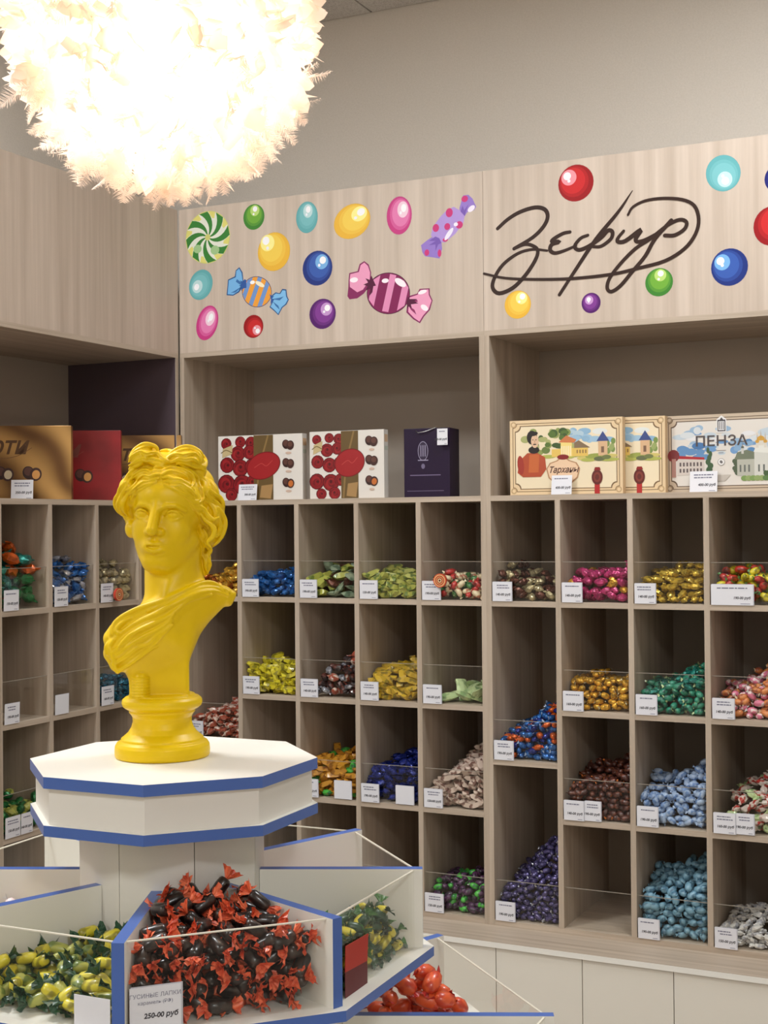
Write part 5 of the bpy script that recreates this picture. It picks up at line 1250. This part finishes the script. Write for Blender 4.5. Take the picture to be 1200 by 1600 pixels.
# ------------------------------------------------------------------ candy in the podium bins
def sector(deg, r0, r1, z0):
    # frame of the bin between dividers at deg and deg+45: local x along the pane, depth towards the column
    mid = R_(deg+22.5); n_ = Vector((math.cos(mid), math.sin(mid))); e_ = Vector((-n_.y, n_.x)); ap = r1*math.cos(R_(22.5))
    Rz = Matrix(((e_.x, -n_.x, 0), (e_.y, -n_.y, 0), (0, 0, 1)))
    def T(x, y, z, Rr):
        p2 = Vector(PC)+n_*(ap-y)+e_*x; return Vector((p2.x, p2.y, z)), Rz @ Rr
    half = math.tan(R_(22.5))
    def inside(x, y):
        d = ap-y; return (d*half-abs(x))*math.cos(R_(22.5))-.0085
    hw_ = ap*half
    return (T, -hw_, hw_, .004, ap-r0*math.cos(R_(22.5)), z0), inside, T
def pod_heap(deg, r0, r1, z0, L, kinds, where, height, seed, thick=1.0):
    reg, ins, T = sector(deg, r0, r1, z0); heap(reg, ins, height, L, kinds, where, random.Random(seed), thick, 1.8, 1.8); return T
ri, ro = .148, .3570
N0 = len(bpy.data.objects)
# yellow and green twists left of the front bin
pod_heap(A0+45, ri, ro, .9765, .046, [(1.6, 'twist', 'yellow_w', 'darkgreen_w', 'yellow candy with dark green twists'), (.8, 'twist', 'lime_w', 'darkgreen_w', 'pale green candy with dark green twists')], 'in the podium bin left of the front one', lambda u, v: .042+.030*v+.03*max(0, u-.5)+.006*math.sin(11*u), 201)
pod_heap(A0+135, ri, ro, .9765, .038, [(1.6, 'twist', 'yellow_w', 'darkgreen_w', 'yellow candy with green twists'), (1.0, 'twist', 'darkgreen_w', 'green_w', 'dark green candy')], 'in the podium bin right of the front one', lambda u, v: (.078 if .04 < u < .80 else .03)-.45*max(0, v-.30), 202)
pod_heap(A0, ri, ro, .9765, .038, [(1, 'gum', 'yellow_w', 'yellow_w', 'yellow candy'), (1, 'gum', 'pink_w', 'white_w', 'pink and white candy'), (.7, 'gum', 'purple_w', 'green_w', 'purple candy')], 'in the podium bin at the left frame edge', lambda u, v: .060+.012*math.sin(9*u)+.012*v, 203)
pod_heap(A0+180, ri, ro, .9765, .032, [(1, 'gum', 'pink_w', 'white_w', 'pink and white candy')], 'in the podium bin at the far right back', lambda u, v: .026, 204)
# red candies in the lower tray
pod_heap(A0+180, .28, .545, .7665, .050, [(1, 'gum', 'orange_w', 'red_w', 'orange red wrapped candy')], 'in the lower podium tray on the right', lambda u, v: max(.0, .135-((u-.52)/.22)**2*.09-max(0, abs(v-.45)-.12)*.4) , 205)

# the front bin: dark sweets with orange twists, each with its body and two twists
FRM = []
def dark_candy(var):
    rg = random.Random(300+var)
    b_ = ring_mesh([(-.30, .05, .05), (-.285, .13, .12), (-.22, .168, .158), (-.08, .176, .166), (.08, .178, .166), (.22, .168, .158), (.285, .13, .12), (.30, .05, .05)], 14, rg, .035)
    me1 = b_.mesh('dark_candy_body', [FO['liquorice']])
    ms = []
    for sg in (-1, 1):
        c_ = MB(); ruffle(c_, sg*.28, sg, .27, .26, rg, 0, 10); ruffle(c_, sg*.28, sg, .22, .22, rg, 0, 8); ruffle(c_, sg*.28, sg, .16, .2, rg, 0, 7); ms.append(c_.mesh('orange_twist', [FO['orange_twist']]))
    return me1, ms
DC = [dark_candy(i) for i in range(5)]
reg, ins, T = sector(A0+90, ri, ro, .9765)
rng = random.Random(77)
_place = place
def place(kind, m1, m2, L, P, Rm, label, group, var, name=None):
    if kind != 'twist': return _place(kind, m1, m2, L, P, Rm, label, group, var, name)
    b1, tw = DC[rng.randrange(5)]
    o = bpy.data.objects.new('dark_candy', None); COL.objects.link(o); o.empty_display_size = .3
    o.matrix_world = Matrix.Translation(P) @ Rm.to_4x4() @ Matrix.Scale(L, 4)
    o['label'] = label; o['category'] = 'candy'; o['group'] = group
    for nm, me_ in (('body', b1), ('twist', tw[0]), ('twist', tw[1])):
        c = bpy.data.objects.new(nm, me_); COL.objects.link(c); c.parent = o
        if nm == 'twist': c['label'] = 'orange twisted wrapper end'
    return o
heap(reg, ins, lambda u, v: .098+.030*min(1, v*2)+.006*math.sin(13*u+5*v), .050, [(1, 'twist', 'liquorice', 'orange_twist', 'dark candy with orange twisted ends')], 'in the front podium bin', rng, .97, 2.0, 1.9)
# podium tags
def pod_tag(label, deg, t0, out, wd, ht, title, blank, price, z=.9765, mats=None, lean=0.0):
    a = R_(deg); b = R_(deg+45); r = .3600+out
    P0 = Vector(PC)+Vector((math.cos(a), math.sin(a)))*r; P1 = Vector(PC)+Vector((math.cos(b), math.sin(b)))*r; e = (P1-P0).normalized()
    P = P0+e*t0
    return price_tag(label, (P.x, P.y, z), wd, ht, math.atan2(e.y, e.x), lean, blank, price, title, 'cards on the podium', not blank)
pod_tag('printed white price card on the front podium bin of dark candies', A0+90, .0125, .0030, .0640, .0550, [('ГУСИНЫЕ ЛАПКИ', .0074), ('карамель (РФ)', .0062)], False, '250-00 руб')
t = pod_tag('blank white card on the podium bin of yellow and green candies', A0+45, .210, .0030, .054, .042, None, True, '')
# red card inside the right-hand bin
t = thing('price_card', 'red and dark red card standing at the pane of the right podium bin', 'price card', (0, 0, 0))
a = R_(A0+135); b = R_(A0+180); P0 = Vector(PC)+Vector((math.cos(a), math.sin(a)))*.3600; P1 = Vector(PC)+Vector((math.cos(b), math.sin(b)))*.3600; e = (P1-P0).normalized()
t.location = ((P0+e*.030).x+.0015*e.y, (P0+e*.030).y-.0015*e.x, .9763); t.rotation_euler = (0, 0, math.atan2(e.y, e.x)); t['_o'] = (0, 0, 0)
q = MB(); q.add([(0, -.0012, .0), (.068, -.0012, 0), (.068, -.0012, .030), (0, -.0012, .034), (0, -.0005, 0), (.068, -.0005, 0), (.068, -.0005, .030), (0, -.0005, .034)], [(0, 1, 2, 3), (5, 4, 7, 6), (1, 5, 6, 2), (4, 0, 3, 7), (4, 5, 1, 0), (3, 2, 6, 7)]); q.build('lower_part', M['darkred_card'], t)
q = MB(); q.add([(0, -.0012, .034), (.068, -.0012, .030), (.072, -.0012, .066), (0.002, -.0012, .068), (0, -.0005, .034), (.068, -.0005, .030), (.072, -.0005, .066), (.002, -.0005, .068)], [(0, 1, 2, 3), (5, 4, 7, 6), (1, 5, 6, 2), (4, 0, 3, 7), (4, 5, 1, 0), (3, 2, 6, 7)]); q.build('upper_part', M['red_card'], t)
print('candies', TOTAL[0])
for o in bpy.data.objects:
    if '_o' in o: del o['_o']
